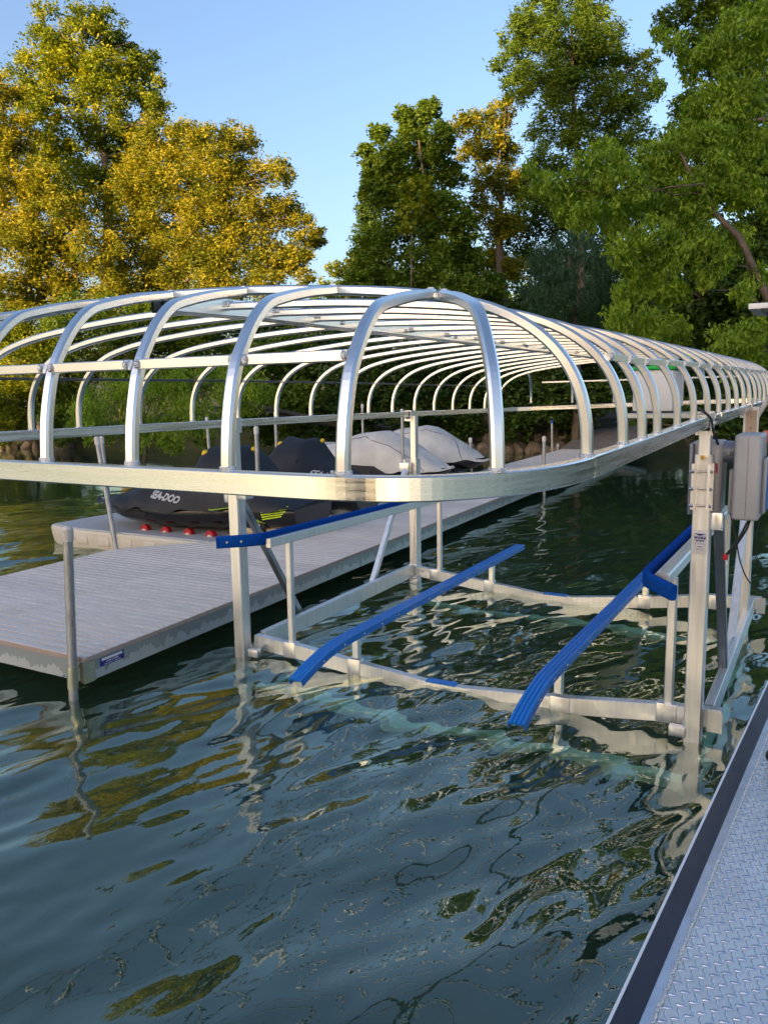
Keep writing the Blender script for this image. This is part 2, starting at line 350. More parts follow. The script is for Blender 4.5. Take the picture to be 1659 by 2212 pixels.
def roofz(d): return float(np.interp(d, PX, PZ))
# smooth side curve by resampling an arc-like profile
def side_curve():
    P = [(0, 0), (.004, .08), (.02, .155), (.055, .225), (.11, .285), (.18, .333), (.27, .372), (.38, .4), (.52, .424), (.75, .448), (1.05, .47), (1.52, .487)]
    out = []
    for i in range(len(P) - 1):
        p0, p1, p2, p3 = P[max(i - 1, 0)], P[i], P[i + 1], P[min(i + 2, len(P) - 1)]
        for t in (0, .2, .4, .6, .8):
            out.append(tuple(.5 * (2 * p1[k] + (p2[k] - p0[k]) * t + (2 * p0[k] - 5 * p1[k] + 4 * p2[k] - p3[k]) * t * t + (-p0[k] + 3 * p1[k] - 3 * p2[k] + p3[k]) * t ** 3) for k in (0, 1)))
    out.append(P[-1]); return out
SC = side_curve()
TS = .027; tp = rprof(TS, TS, .2); tpw = rprof(TS, TS * 1.05, .2)
welds = MB(); purl_w = MB()
YS = [-2.13, -1.817, -1.515, -1.22, -.79, -.345, .10, .53, .97, 1.41, 1.85, 2.28, 2.72, 3.15, 3.6, 4.05, 4.48, 4.88]; NH = len(YS); HY = []
for k in range(NH):
    yr = yl = YS[k]
    if k == 0: yr = -2.27
    xr, zr = rail_r(yr); xl, zl = rail_l(yl); HY.append((yr, yl, xr, zr, xl, zl)); W_ = xr - xl; pts = []
    for d, h in SC:
        d2 = d * W_ / 3.04; pts.append((xr - d2, lerp(yr, yl, d2 / W_), lerp(zr, zl, d2 / W_) + h))
    for d, h in SC[::-1][1:]:
        d2 = d * W_ / 3.04; pts.append((xl + d2, lerp(yl, yr, d2 / W_), lerp(zl, zr, d2 / W_) + h))
    pts[0] = (xr, yr, zr - .003); pts[-1] = (xl, yl, zl - .003)
    MB().sweep(pts, tp, upv=(0, 1, 0)).build('hoop', ALU, canopy)
    for (x, y, z) in ((xr, yr, zr), (xl, yl, zl)):
        welds.sweep([(x, y, z - .001), (x, y, z + .004), (x, y, z + .009)], [(a * q, b * q) for a, b in rprof(.034, .036, .3) for q in (1,)], upv=(0, 1, 0), smooth=True)
# end bows
EP = [(0, 0), (.006, .06), (.018, .12), (.045, .195), (.085, .25), (.135, .3), (.2, .341), (.28, .362), (.37, .38), (.46, .395), (.54, .406)]
def bow(base, top, mb_name='end_bow'):
    B, T = Vector(base), Vector(top); h = T - B; n_ = Vector((h.x, h.y, 0)); ln = n_.length; n_.normalize(); pts = []
    for d, z in EP:
        pts.append(B + n_ * (d / .6 * ln) + Vector((0, 0, z / .415 * (T.z - B.z))))
    pts.append(T - n_ * .012 + Vector((0, 0, -.001)))
    fine = []
    for i in range(len(pts) - 1):
        p0, p1, p2, p3 = pts[max(i - 1, 0)], pts[i], pts[i + 1], pts[min(i + 2, len(pts) - 1)]
        for t in (0, .2, .4, .6, .8): fine.append(.5 * (2 * p1 + (p2 - p0) * t + (2 * p0 - 5 * p1 + 4 * p2 - p3) * t * t + (-p0 + 3 * p1 - 3 * p2 + p3) * t ** 3))
    fine.append(pts[-1])
    side = n_.cross(Vector((0, 0, 1)))
    MB().sweep(fine, tp, upv=side).build(mb_name, ALU, canopy)
    welds.sweep([B, B + Vector((0, 0, .006)), B + Vector((0, 0, .01))], rprof(.034, .036, .3), upv=(0, 1, 0), smooth=True)
    q = T - n_ * .012; welds.sweep([q - n_ * .007, q, q + n_ * .006], rprof(.0295, .0295, .3), smooth=True)
    return pts
def roof_at(x, k=0):
    yr, yl, xr, zr, xl, zl = HY[k]; d = min(xr - x, x - xl); t = (xr - x) / (xr - xl); return lerp(yr, yl, t), lerp(zr, zl, t) + roofz(max(d, 0)) 
for xb, xt in ((2.73, 2.63), (2.438, 2.32), (2.114, 1.99), (1.808, 1.68), (1.49, 1.38), (1.18, 1.1), (.88, .82), (.57, .56), (.3, .42)):
    y_, z_ = roof_at(xt); bow((xb, -2.86 if xb > 2.4 else -2.825, 1.664), (xt, y_, z_))
y_, z_ = roof_at(2.66); bow((2.985, -2.69, 1.664), (2.66, y_, z_))
for xb in (.25, .75, 1.25, 1.75, 2.25, 2.7):
    y_, z_ = roof_at(xb * .9 + .15, NH - 1); bow((xb, 5.42 if .4 < xb < 2.6 else 5.36, 1.68), (xb * .9 + .15, y_, z_))
# purlins
DPUR = simple('dark reflection purlin', (.1, .11, .13), .3, .9)  # dark surroundings mirrored in the left purlins, put into their colour
def disc(c, n_, r, t):
    N = Vector(n_); return MB().tube([Vector(c) - N * t, Vector(c) - N * t * .3, Vector(c) + N * t], r, 12)
zp = 1.9
xs = [2.718, 2.427, 2.103, 1.797, 1.482, 1.173, .875, .57, .3]
for a, b_ in zip(xs[:-1], xs[1:]):
    MB().bar((a - .012, -2.79, zp), (b_ + .012, -2.79, zp), .018, .024).build('end_purlin', ALU, canopy)
    welds.ell((b_ + .02, -2.803, zp), (.007, .006, .011), 8, 6); welds.ell((a - .018, -2.803, zp), (.006, .006, .01), 8, 6)
for k in range(1, NH - 1):
    for side in (0, 1):
        y0, y1 = HY[k][side], HY[k + 1][side]
        if side == 0:
            x0, z0 = HY[k][2] - .055, HY[k][3] + .255; x1, z1 = HY[k + 1][2] - .055, HY[k + 1][3] + .255
        else:
            x0, z0 = HY[k][4] + .055, HY[k][5] + .255; x1, z1 = HY[k + 1][4] + .055, HY[k + 1][5] + .255
        MB().bar((x0, y0 + .015, z0), (x1, y1 - .015, z1), .016, .022 if side == 0 else .014).build('side_purlin', ALU if side == 0 else DPUR, canopy)
        welds.ell((x0 + (.012 if side == 0 else -.01), y0 + .02, z0), (.005, .011, .011), 10, 6)
MB().bar((.4, 5.33, 1.93), (2.6, 5.33, 1.95), .018, .02).build('end_purlin', ALU, canopy)
# ridge of two tubes under the hoops
for dx in (-.026, .026):
    r_ = MB()
    prof_o = rprof(.044, .062, .06)
    r_.sweep([(1.53 + dx, -2.11, 2.142), (1.53 + dx, -1.6, 2.153), (1.53 + dx, 4.86, 2.155)], prof_o, caps=False)
    r_.build('ridge_beam', RAIL, canopy)
    MB().box(1.53 + dx - .017, 1.53 + dx + .017, -2.105, -2.103, 2.118, 2.166).build('hollow_shade', DARKM, canopy)  # dark sheet painting the shade inside the open tube end
for y in YS[1:-1]:
    for sx_ in (-1, 1): welds.sweep([(1.53 + sx_ * .049, y, 2.157), (1.53 + sx_ * .056, y, 2.157), (1.53 + sx_ * .064, y, 2.156)], rprof(.031, .031, .3), smooth=True)
for y in np.arange(-1.65, 4.8, .62):
    for sx_ in (-1, 1): MB().tube([(1.53 + sx_ * .049, y, 2.145), (1.53 + sx_ * .058, y, 2.145)], .009, 8).build('bolt', BOLT, canopy)
welds.build('welding', WELD, canopy)['kind'] = 'stuff'

# ------------------------------------------------------------ boat lift
lift = empty('boat_lift', (1.5, 1.3, 0), 'aluminium boat lift in the water with blue bunks and four posts', 'boat lift')
PW = .084
def post(cx, cy, ztop, name='post'):
    MB().sweep([(cx, cy, -1.75), (cx, cy, ztop)], rprof(PW, PW * 1.06, .06), upv=(0, 1, 0)).build(name, POST, lift)
FLp, FRp, BLp, BRp = (.0, .05), (3.0, .06), (.045, 2.62), (3.03, 2.12)
post(*FLp, 1.24); post(*FRp, 1.5); post(*BLp, 1.2); post(*BRp, 1.36)
for (cx, cy), zt in ((FLp, 1.64), (FRp, 1.615), (BLp, 1.61), (BRp, 1.64)):
    MB().sweep([(cx, cy, 1.1), (cx, cy, zt)], rprof(.058, .06, .08), upv=(0, 1, 0)).build('upper_post', POST, lift)
# rail saddles
def saddle(cx, cy, zt, side):
    s_ = MB(); s_.box(cx - .034, cx + .034, cy - .045, cy + .045, zt + .003, zt + .009)
    s_.box(cx - .034, cx - .028, cy - .045, cy + .045, zt - .07, zt + .003); s_.box(cx + .028, cx + .034, cy - .045, cy + .045, zt - .07, zt + .003)
    s_.box(cx - .042, cx + .042, cy - .035, cy + .035, zt - .09, zt - .072)
    for yy in (-.025, .025): s_.tube([(cx + side * .034, cy + yy, zt - .03), (cx + side * .044, cy + yy, zt - .03)], .007, 8)
    s_.build('rail_saddle', POST, lift)
saddle(0, .05, 1.667, -1); saddle(2.998, .06, 1.685, 1); saddle(0, 2.62, 1.652, -1); saddle(2.995, 2.12, 1.702, 1)
# clamp on the front right post
cl = MB(); X0, Y0 = FRp
for dx in (-.03, .03):
    cl.box(X0 + dx - .006, X0 + dx + .006, Y0 - .075, Y0 - .046, 1.225, 1.455)
    cl.box(X0 + dx - .022 if dx < 0 else X0 + dx, X0 + dx if dx < 0 else X0 + dx + .022, Y0 - .052, Y0 - .0465, 1.225, 1.455)
cl.box(X0 + .0435, X0 + .049, Y0 - .05, Y0 + .03, 1.225, 1.46)
cl.build('post_clamp', POST, lift)
for z in (1.248, 1.332, 1.418):
    b_ = MB(); b_.tube([(X0 - .058, Y0 - .062, z), (X0 + .05, Y0 - .062, z)], .0045, 8)
    b_.tube([(X0 - .052, Y0 - .062, z), (X0 - .038, Y0 - .062, z)], .01, 6, smooth=False); b_.tube([(X0 + .038, Y0 - .062, z), (X0 + .047, Y0 - .062, z)], .009, 6, smooth=False)
    b_.build('clamp_bolt', BOLT, lift)
b_ = MB(); b_.tube([(X0 - .002, Y0 - .044, 1.488), (X0 - .002, Y0 - .056, 1.488)], .012, 6, smooth=False); b_.tube([(X0 - .002, Y0 - .056, 1.488), (X0 - .002, Y0 - .064, 1.488)], .007, 8)
b_.build('brass_bolt', simple('brass', (.7, .5, .15), .3, 1), lift)
# bracket blocks and braces
def brk(x0, x1, y0, y1, z0, z1): MB().rbox(x0, x1, y0, y1, z0, z1, .006).build('brace_bracket', POST, lift)
DBR = simple('dull brace metal', (.3, .32, .33), .35, .85, c2=(.42, .44, .45), ns=6)
brk(3.045, 3.1, .02, .075, 1.125, 1.215); brk(-.1, -.05, .03, .08, 1.1, 1.2)
MB().bar((3.075, .09, 1.18), (3.05, .93, -.02), .05, .05).build('brace', DBR, lift)
MB().bar((3.05, .93, -.02), (3.03, 1.4, -.75), .05, .05).build('brace', ALGA, lift)
MB().bar((0.0, .1, 1.1), (0.0, .74, .14), .05, .045).build('brace', DBR, lift)
MB().bar((.0, 2.56, 1.16), (0, 1.83, .1), .05, .045).build('brace', POST, lift)
MB().bar((3.03, 2.05, 1.1), (3.03, 1.3, .0), .05, .045).build('brace', POST, lift)
wd = MB()
for z in np.arange(1.13, 1.21, .008): wd.ell((3.047, .018, z), (.005, .005, .005), 6, 4); wd.ell((3.1, .02, z), (.004, .004, .005), 6, 4)
wd.build('bracket_weld', WELD, lift)
# model sticker on the front right post
yf = FRp[1] - PW * 1.06 / 2 - .0012
st = MB(); st.box(2.967, 3.033, yf - .0003, yf, 1.0, 1.122).build('sticker_ground', simple('clear sticker', (.62, .62, .62), .3, .3), lift)
st = MB(); text_on(st, 'SHOREMASTER', .0135, (3.0, yf - .0012, 1.112), (1, 0, 0), (0, 0, 1), sx=.72, bold=.0006); st.build('sticker_lettering', WPRINT, lift)
st = MB()
st.add([(2.971, yf - .001, 1.105), (3.029, yf - .001, 1.105), (3.012, yf - .001, 1.099), (3.006, yf - .001, 1.095), (2.992, yf - .001, 1.095), (2.986, yf - .001, 1.1)], [(0, 5, 4, 3, 2, 1)])
text_on(st, 'MODEL#', .0155, (3.0, yf - .0012, 1.084), (1, 0, 0), (0, 0, 1), bold=.0009, sx=.84, spacing=1.05)
text_on(st, '5010DVS', .0115, (3.0, yf - .0012, 1.069), (1, 0, 0), (0, 0, 1), bold=.0006, sx=.9)
st.add([(2.983, yf - .001, 1.041), (3.018, yf - .001, 1.041), (3.0, yf - .001, 1.036)], [(0, 2, 1)])
text_on(st, 'SERIAL #  20-113', .006, (3.0, yf - .0012, 1.026), (1, 0, 0), (0, 0, 1), sx=.8)
st.box(2.98, 3.02, yf - .001, yf - .0008, 1.0545, 1.0552); st.box(2.98, 3.028, yf - .001, yf - .0008, 1.049, 1.0495)
st.build('sticker_print', NAVY, lift)
st = MB(); text_on(st, 'SHOREMASTER', .008, (3.0, yf - .0013, 1.0445), (1, 0, 0), (0, 0, 1), sx=.66, bold=.0006); st.build('sticker_lettering', WPRINT, lift)
MB().box(3.0422, 3.0428, .04, .075, .72, .8).build('warning_sticker', YEL, lift)
# carriage beams
def beam(pts, name, hh=.1, wd=.055, mat=POST):
    MB().sweep([(x, y, z - hh / 2) for x, y, z in pts], rprof(wd, hh, .06)).build(name, mat, lift)
yb = .135
beam([(.055, yb, .145), (.45, yb, .12), (1.4, yb, .034), (1.64, yb, .032), (2.3, yb, .085), (2.83, yb, .145), (3.13, yb, .165)], 'front_beam')
y2 = 2.5
beam([(.06, y2, .19), (.4, y2, .155), (1.35, y2, .05), (1.65, y2, .05), (2.3, y2, .13), (2.8, y2, .2), (3.13, y2, .215)], 'rear_beam')
for (x, y, a) in ((1.52, yb, .0355), (1.5, y2, .0525)): MB().box(x - .11, x + .09, y - .031, y + .031, a - .006, a + .003).build('keel_pad', BLUEP, lift)
beam([(.085, .17, .16), (.085, 2.46, .2)], 'side_beam', .12, .05); beam([(3.06, .17, .165), (3.06, 2.46, .21)], 'side_beam', .12, .05)
for (x0, x1, y0, y1, z0, z1) in ((.31, .41, yb - .031, yb + .031, .022, .134), (.83, .93, yb - .031, yb + .031, -.02, .094), (2.21, 2.33, yb - .031, yb + .031, -.025, .085), (2.8, 2.91, yb - .031, yb + .031, .042, .152),
                                 (.27, .36, y2 - .031, y2 + .031, .06, .17), (.82, .92, y2 - .031, y2 + .031, .0, .118), (2.2, 2.3, y2 - .031, y2 + .031, .02, .134), (2.75, 2.85, y2 - .031, y2 + .031, .08, .196)):
    MB().rbox(x0, x1, y0, y1, z0, z1, .006).build('bracket_sleeve', POST, lift)
MB().box(3.06, 3.135, yb - .034, yb - .03, .04, .155).build('end_plate', POST, lift); MB().box(3.1, 3.16, y2 - .04, y2 - .034, .09, .215).build('end_plate', POST, lift)
for x, y in ((.12, yb - .1), (2.93, yb - .1), (.14, y2 - .08)):
    q = MB(); q.rbox(x - .045, x + .04, y - .03, y + .015, .02, .075, .006); q.bar((x + .02, y, .07), (x + .03, yb if y < 1 else y2, .1), .012, .012)
    q.tube([(x + .03, y - .036, .05), (x + .03, y - .042, .05)], .007, 8); q.build('pulley_block', POST, lift)
for a, b_ in (((.055, -.0, 1.15), (.1, .02, .08)), ((.09, 2.56, 1.1), (.12, 2.42, .1))): MB().tube([a, b_], .003, 6).build('cable', GALV, lift)
q = MB().rbox(.045, .13, -.01, .07, 1.13, 1.215, .004); q.build('pulley_box', POST, lift)
q = MB().rbox(-.06, .04, 2.5, 2.57, 1.08, 1.17, .004); q.tube([(-.01, 2.53, 1.17), (-.01, 2.53, 1.2)], .02, 10); q.build('pulley_box', POST, lift)
MB().rbox(-.065, -.042, .0, .1, 1.1, 1.24, .004).build('post_flange', ALU, lift)
# submerged base frame, algae covered
for y in (.12, 2.5): MB().bar((.05, y, -.62), (3.0, y, -.62), .1, .1).build('base_beam', ALGA, lift)
for x in (.05, 3.0): MB().bar((x, .1, -.7), (x, 2.5, -.7), .08, .08).build('base_beam', ALGA, lift)
# bunks: blue vinyl ribbed caps over aluminium
def bunk(cx):
    P = [(cx, -.54, .165), (cx, -.46, .192), (cx, -.36, .222), (cx, -.24, .25), (cx, -.1, .27), (cx, .1, .277), (cx, 3.28, .31)]
    w2, prof = .047, []
    xs = np.linspace(-w2, w2, 5)
    top = []
    for i in range(4):
        a, c = xs[i], xs[i + 1]; top += [(a + .001, .0), (a + .004, .006), (c - .004, .006), (c - .001, .0)]
    prof = [(-w2, -.04), (-w2 + .006, -.04), (-w2 + .006, -.008), (w2 - .006, -.008), (w2 - .006, -.04), (w2, -.04)] + top[::-1]
    o_ = MB().sweep(P, prof).build('bunk_board', BLUEP, lift)
    MB().sweep([(x, y, z - .027) for x, y, z in P[1:]], rprof(.075, .034, .05)).build('bunk_core', ALU, o_)
    s_ = MB()
    for y in np.arange(-.3, 3.2, .24):
        z = float(np.interp(y, [p[1] for p in P], [p[2] for p in P]))
        for sx_ in (-1, 1): s_.ell((cx + sx_ * w2, y, z - .022), (.004, .008, .008), 8, 6)
    s_.build('screws', BOLT, o_)
    for y in (yb, y2): MB().bar((cx + .01, y, .1), (cx + .01, y, float(np.interp(y, [p[1] for p in P], [p[2] for p in P])) - .04), .05, .04, (0, 1, 0)).build('bunk_post', ALU, lift)
bunk(.88); bunk(2.245)
# guide boards in blue felt
def guide(pts, inner):
    q = MB(); P = [Vector(p) for p in pts]
    prof = [(.02 * math.copysign(abs(math.cos(a)) ** .45, math.cos(a)), .04 * math.copysign(abs(math.sin(a)) ** .45, math.sin(a))) for a in np.linspace(0, 2 * math.pi, 16, endpoint=False)]
    fine = [P[0]]
    for a, b_ in zip(P[:-1], P[1:]):
        nseg = max(1, int((b_ - a).length / .06)); fine += [a + (b_ - a) * i / nseg for i in range(1, nseg + 1)]
    # round off the bend
    for _ in range(1): fine = [fine[0]] + [(fine[i - 1] + fine[i] * 2 + fine[i + 1]) / 4 for i in range(1, len(fine) - 1)] + [fine[-1]]
    o_ = q.sweep(fine, prof, smooth=True).build('guide_pad', FELT, lift)
    dots = MB(); D0 = (P[0] - P[1]).normalized(); nn = D0.cross(Vector((0, 0, 1))) * inner
    for t in (.07, .16): c = P[0] + (P[1] - P[0]).normalized() * t; dots.tube([c + nn * .017, c + nn * .0215], .007, 8)
    dots.build('pad_bolts', BOLT if inner < 0 else DARKM, o_)
    return fine
gl_ = guide([(.11, -.3, .885), (.335, -.14, .895), (.335, 2.85, .865)], -1)
gr_ = guide([(2.92, -.2, .84), (2.745, -.04, .862), (2.745, 2.7, .87)], 1)
for p in ((.365, .14), (.365, 2.5)): MB().bar((p[0], p[1], .13), (p[0], p[1], .84), .042, .042, (0, 1, 0)).build('guide_post', POST, lift)
for p in ((2.86, .14), (2.86, 2.5)): MB().bar((p[0], p[1], .15), (p[0], p[1], .84), .045, .045, (0, 1, 0)).build('guide_post', POST, lift)
MB().bar((.375, -.1, .868), (.375, 2.8, .845), .035, .06).build('guide_rail', POST, lift)
MB().bar((2.83, -.02, .858), (2.83, 2.7, .858), .075, .065).build('guide_rail', POST, lift)
# winch housing, its drive tube and the motor box
hs = MB(); hs.rbox(2.925, 3.075, .12, .34, 1.19, 1.56, .03, 4); hw = hs.build('winch_housing', GREY, lift)
MB().rbox(2.92, 2.94, .1, .3, 1.185, 1.55, .006).build('housing_rim', GREYB, hw)
MB().tube([(3.06, .2, 1.505), (3.11, .2, 1.505), (3.135, .2, 1.505)], .055, 20).build('drive_tube', GREYB, hw)
MB().tube([(3.1, .146, 1.5), (3.1, .14, 1.5)], .008, 8).build('tube_bolt', BOLT, hw)
MB().box(3.02, 3.055, .1185, .1195, 1.4, 1.45).build('red_sticker', RED, hw)
mo = MB().rbox(3.138, 3.262, .0, .3, 1.185, 1.6, .022, 4).build('motor_box', GREY, lift)
MB().rbox(3.262, 3.285, .04, .26, 1.215, 1.49, .015, 3).build('motor_cover', GREY, mo); MB().rbox(3.118, 3.1385, .03, .27, 1.21, 1.43, .012, 3).build('motor_cover', GREY, mo)
MB().rbox(3.2855, 3.289, .06, .24, 1.23, 1.46, .001).build('blue_panel', BLUEL, mo)
MB().box(3.2005, 3.2017, -.0012, -.0002, 1.2, 1.588).build('case_seam', DARKM, mo)
MB().tube([(3.129, .15, 1.5), (3.139, .15, 1.5)], .05, 16).build('coupling', RUB, mo)
q = MB(); q.tube([(3.29, .1, 1.4), (3.31, .1, 1.4)], .012, 10); q.build('switch', WHITE, mo)
MB().rbox(3.235, 3.33, .31, .4, 1.545, 1.605, .008).build('salmon_block', SALM, lift)  # plain salmon block behind the motor box, purpose unknown
def cable(pts, r, mat=RUB, name='power_cable', parent=None):
    P = [Vector(p) for p in pts]; f = []
    for i in range(len(P) - 1):
        p0, p1, p2, p3 = P[max(i - 1, 0)], P[i], P[i + 1], P[min(i + 2, len(P) - 1)]
        for t in np.linspace(0, 1, 6, endpoint=False): f.append(.5 * (2 * p1 + (p2 - p0) * t + (2 * p0 - 5 * p1 + 4 * p2 - p3) * t * t + (-p0 + 3 * p1 - 3 * p2 + p3) * t ** 3))
    f.append(P[-1]); return MB().tube(f, r, 7).build(name, mat, parent or lift)
pc = cable([(3.218, .05, 1.2), (3.205, .045, 1.16), (3.18, .05, 1.1), (3.155, .05, 1.052), (3.122, .05, 1.005)], .006, parent=mo)
cable([(3.225, .055, 1.2), (3.213, .06, 1.15), (3.19, .06, 1.1), (3.162, .06, 1.05), (3.126, .06, 1.0)], .005, parent=mo)
MB().rbox(3.106, 3.128, .04, .065, .975, 1.005, .003).rot(.4, (3.115, .05)).build('red_plug', RED, mo)
cable([(3.06, .6, 1.2), (3.083, .6, 1.09), (3.112, .6, .974), (3.142, .6, .844), (3.206, .6, .732), (3.36, .6, .64)], .004)
cable([(3.2, .8, 1.2), (3.209, .8, 1.082), (3.195, .8, .96), (3.202, .8, .865), (3.26, .8, .775), (3.38, .8, .72)], .003)
# rear right post plate, slanting pipe and solar panel
pl = MB(); pl.box(2.992, 3.062, 2.07, 2.074, 1.5, 1.665); pl.build('post_plate', simple('tan painted plate', (.45, .33, .24), .5), lift)
q = MB(); [q.tube([(3.027, 2.0695, z), (3.027, 2.062, z)], .009, 8) for z in (1.54, 1.62)]; q.build('plate_bolts', BOLT, lift)
MB().rbox(2.975, 3.075, 2.075, 2.12, 1.36, 1.69, .005).build('plate_backing', simple('white enamel', (.7, .68, .62), .5), lift)
MB().tube([(3.04, 2.14, 1.58), (3.17, 2.1, 1.83), (3.24, 2.05, 1.96), (3.3, 1.6, 2.28)], .017, 10).build('panel_arm', simple('pale pipe', (.66, .64, .6), .5), lift)
sp = MB().rbox(3.055, 3.75, 1.2, 1.75, 2.292, 2.325, .004).build('solar_frame', WHITE, lift); MB().box(3.075, 3.73, 1.22, 1.73, 2.3255, 2.328).build('solar_cells', simple('solar cells', (.01, .012, .03), .15), sp)
MB().box(3.12, 3.7, 1.26, 1.7, 2.284, 2.2915).build('panel_back', simple('panel backing', (.4, .4, .4), .6), sp)
# tray bars across the canopy rail
for y in (.24, .5): MB().bar((2.58, y, 1.684), (3.02, y, 1.684), .03, .028).build('tray_bar', ALU, lift)
MB().box(2.93, 3.03, .12, .2, 1.70, 1.708).build('tray_plate', ALU, lift)
cable([(2.82, .36, 1.92), (2.87, .36, 1.88), (2.89, .35, 1.8), (2.9, .33, 1.74), (2.93, .3, 1.72), (2.985, .05, 1.71), (3.03, -.02, 1.68), (3.045, -.03, 1.62), (3.06, .05, 1.55)], .006)
cable([(2.81, .36, 1.93), (2.855, .35, 1.885), (2.87, .34, 1.82), (2.895, .335, 1.77)], .004, RED, 'red_wire')

bat = empty('battery_crate', (2.71, .4, 1.7), 'white ribbed plastic crate with green lid, standing on bars under the hoops', 'crate')
q = MB().rbox(2.59, 2.8, .28, .56, 1.706, 1.925, .012)
for y in np.arange(.3, .56, .028): q.box(2.8, 2.806, y, y + .012, 1.73, 1.91)
for x in np.arange(2.61, 2.79, .05): q.box(x, x + .004, .274, .28, 1.905, 1.925)
q.build('crate_body', WHITE, bat)
MB().box(2.58, 2.81, .268, .57, 1.698, 1.7055).build('base_mat', RUB, bat)
q = MB(); q.rbox(2.583, 2.812, .268, .57, 1.926, 1.946, .005); q.rbox(2.675, 2.69, .28, .3, 1.946, 1.985, .002); q.rbox(2.69, 2.77, .29, .33, 1.946, 1.956, .002)
q.build('lid', GREEN, bat)

# ------------------------------------------------------------ dock
dock = empty('dock', (-1.2, 3, .2), 'long pale ribbed dock on pipe legs leading to the shore', 'dock')
ZD = .26; DX = -.056
def rx(y): return -.335 + DX * (y + 1.02)
def lx(y):
    if y < 1.55: return -2.88 + DX * .9 * (y - .17)
    if y < 2.35: return lerp(-2.955, -2.26, (y - 1.55) / .8)
    return -2.26 - .045 * (y - 2.35)
def deck_panel(xa, xb, y, nm='deck_panel'):
    """xa right x at y, xb left x at y; four ribbed boards with drain slots between"""
    q = MB(); p = .318
    q.add([(xb(y), y, ZD - .028), (xa(y), y, ZD - .028), (xa(y + p), y + p - .004, ZD - .028), (xb(y + p), y + p - .004, ZD - .028),
           (xb(y), y, ZD - .024), (xa(y), y, ZD - .024), (xa(y + p), y + p - .004, ZD - .024), (xb(y + p), y + p - .004, ZD - .024)],
          [(3, 2, 1, 0), (4, 5, 6, 7), (0, 1, 5, 4), (1, 2, 6, 5), (2, 3, 7, 6), (3, 0, 4, 7)])
    for k in range(4):
        a = y + k * p / 4 + .0005; b_ = a + p / 4 - (.017 if y < 4 else .012)
        q.add([(xb(a), a, ZD - .012), (xa(a), a, ZD - .012), (xa(b_), b_, ZD - .012), (xb(b_), b_, ZD - .012), (xb(a), a, ZD), (xa(a), a, ZD), (xa(b_), b_, ZD), (xb(b_), b_, ZD)],
              [(4, 5, 6, 7), (0, 1, 5, 4), (1, 2, 6, 5), (2, 3, 7, 6), (3, 0, 4, 7)])
        if y < 9:
            for gx in (.33, .66):   # fine grooves in each board, as raised lands
                pass
            n_ = int(abs(xa(a) - xb(a)) / .24)
            for i in range(n_):
                t = (i + .5 + .12 * math.sin(k * 3 + y * 7)) / n_; x = lerp(xb(b_), xa(b_), t)
                if k < 3: q.box(x - .014, x + .014, b_ - .0005, b_ + .015, ZD - .012, ZD - .003)
    return q.build(nm, DECK, dock)
j = 0; y = -1.02
while y < 17:
    if y < 2.2:
        mid = lambda yy: rx(yy) - 1.275
        deck_panel(rx, lambda yy: mid(yy) + .003, y); deck_panel(lambda yy: mid(yy) - .003, lx, y)
    else: deck_panel(rx, lx, y)
    y += .318
YE = y
def strip(f0, y0, y1, n_, wd, z0, z1, nm, mat, off=0):
    P = [(f0(a) + off, a) for a in np.linspace(y0, y1, n_)]
    vs = []; 
    for x, a in P: vs += [(x - wd / 2, a, z0), (x + wd / 2, a, z0), (x + wd / 2, a, z1), (x - wd / 2, a, z1)]
    fs = [(i * 4 + j, i * 4 + (j + 1) % 4, (i + 1) * 4 + (j + 1) % 4, (i + 1) * 4 + j) for i in range(len(P) - 1) for j in range(4)] + [(3, 2, 1, 0), tuple(len(vs) - 4 + k for k in range(4))]
    return MB().add(vs, fs).build(nm, mat, dock)
y = -1.02
eb = MB()
while y < 17:
    eb.add([(rx(y) + .001, y, ZD - .027), (rx(y) + .007, y, ZD - .027), (rx(y + .31) + .007, y + .312, ZD - .027), (rx(y + .31) + .001, y + .312, ZD - .027),
            (rx(y) + .001, y, ZD - .001), (rx(y) + .007, y, ZD - .001), (rx(y + .31) + .007, y + .312, ZD - .001), (rx(y + .31) + .001, y + .312, ZD - .001)],
           [(3, 2, 1, 0), (4, 5, 6, 7), (0, 1, 5, 4), (1, 2, 6, 5), (2, 3, 7, 6), (3, 0, 4, 7)]); y += .318
for z in (-.0255, -.0165, -.0075): eb.box(lx(-1.02), rx(-1.02) + .004, -1.031, -1.0215, ZD + z - .0035, ZD + z + .0035)
eb.build('board_edge', TAN, dock)
strip(rx, -1.03, 17, 10, .03, .105, ZD - .03, 'frame_side', DFR, -.012)
strip(lx, -1.03, 1.5, 3, .03, .105, ZD - .03, 'frame_side', DFR, .012); strip(lx, 2.4, 17, 6, .03, .105, ZD - .03, 'frame_side', DFR, .012)
MB().bar((lx(1.5) + .01, 1.52, .168), (lx(2.37) + .01, 2.37, .168), .03, .125).build('frame_side', DFR, dock)
MB().box(lx(-1.02), rx(-1.02) - .028, -1.03, -1.0, .105, ZD - .031).build('frame_end', DFR, dock)
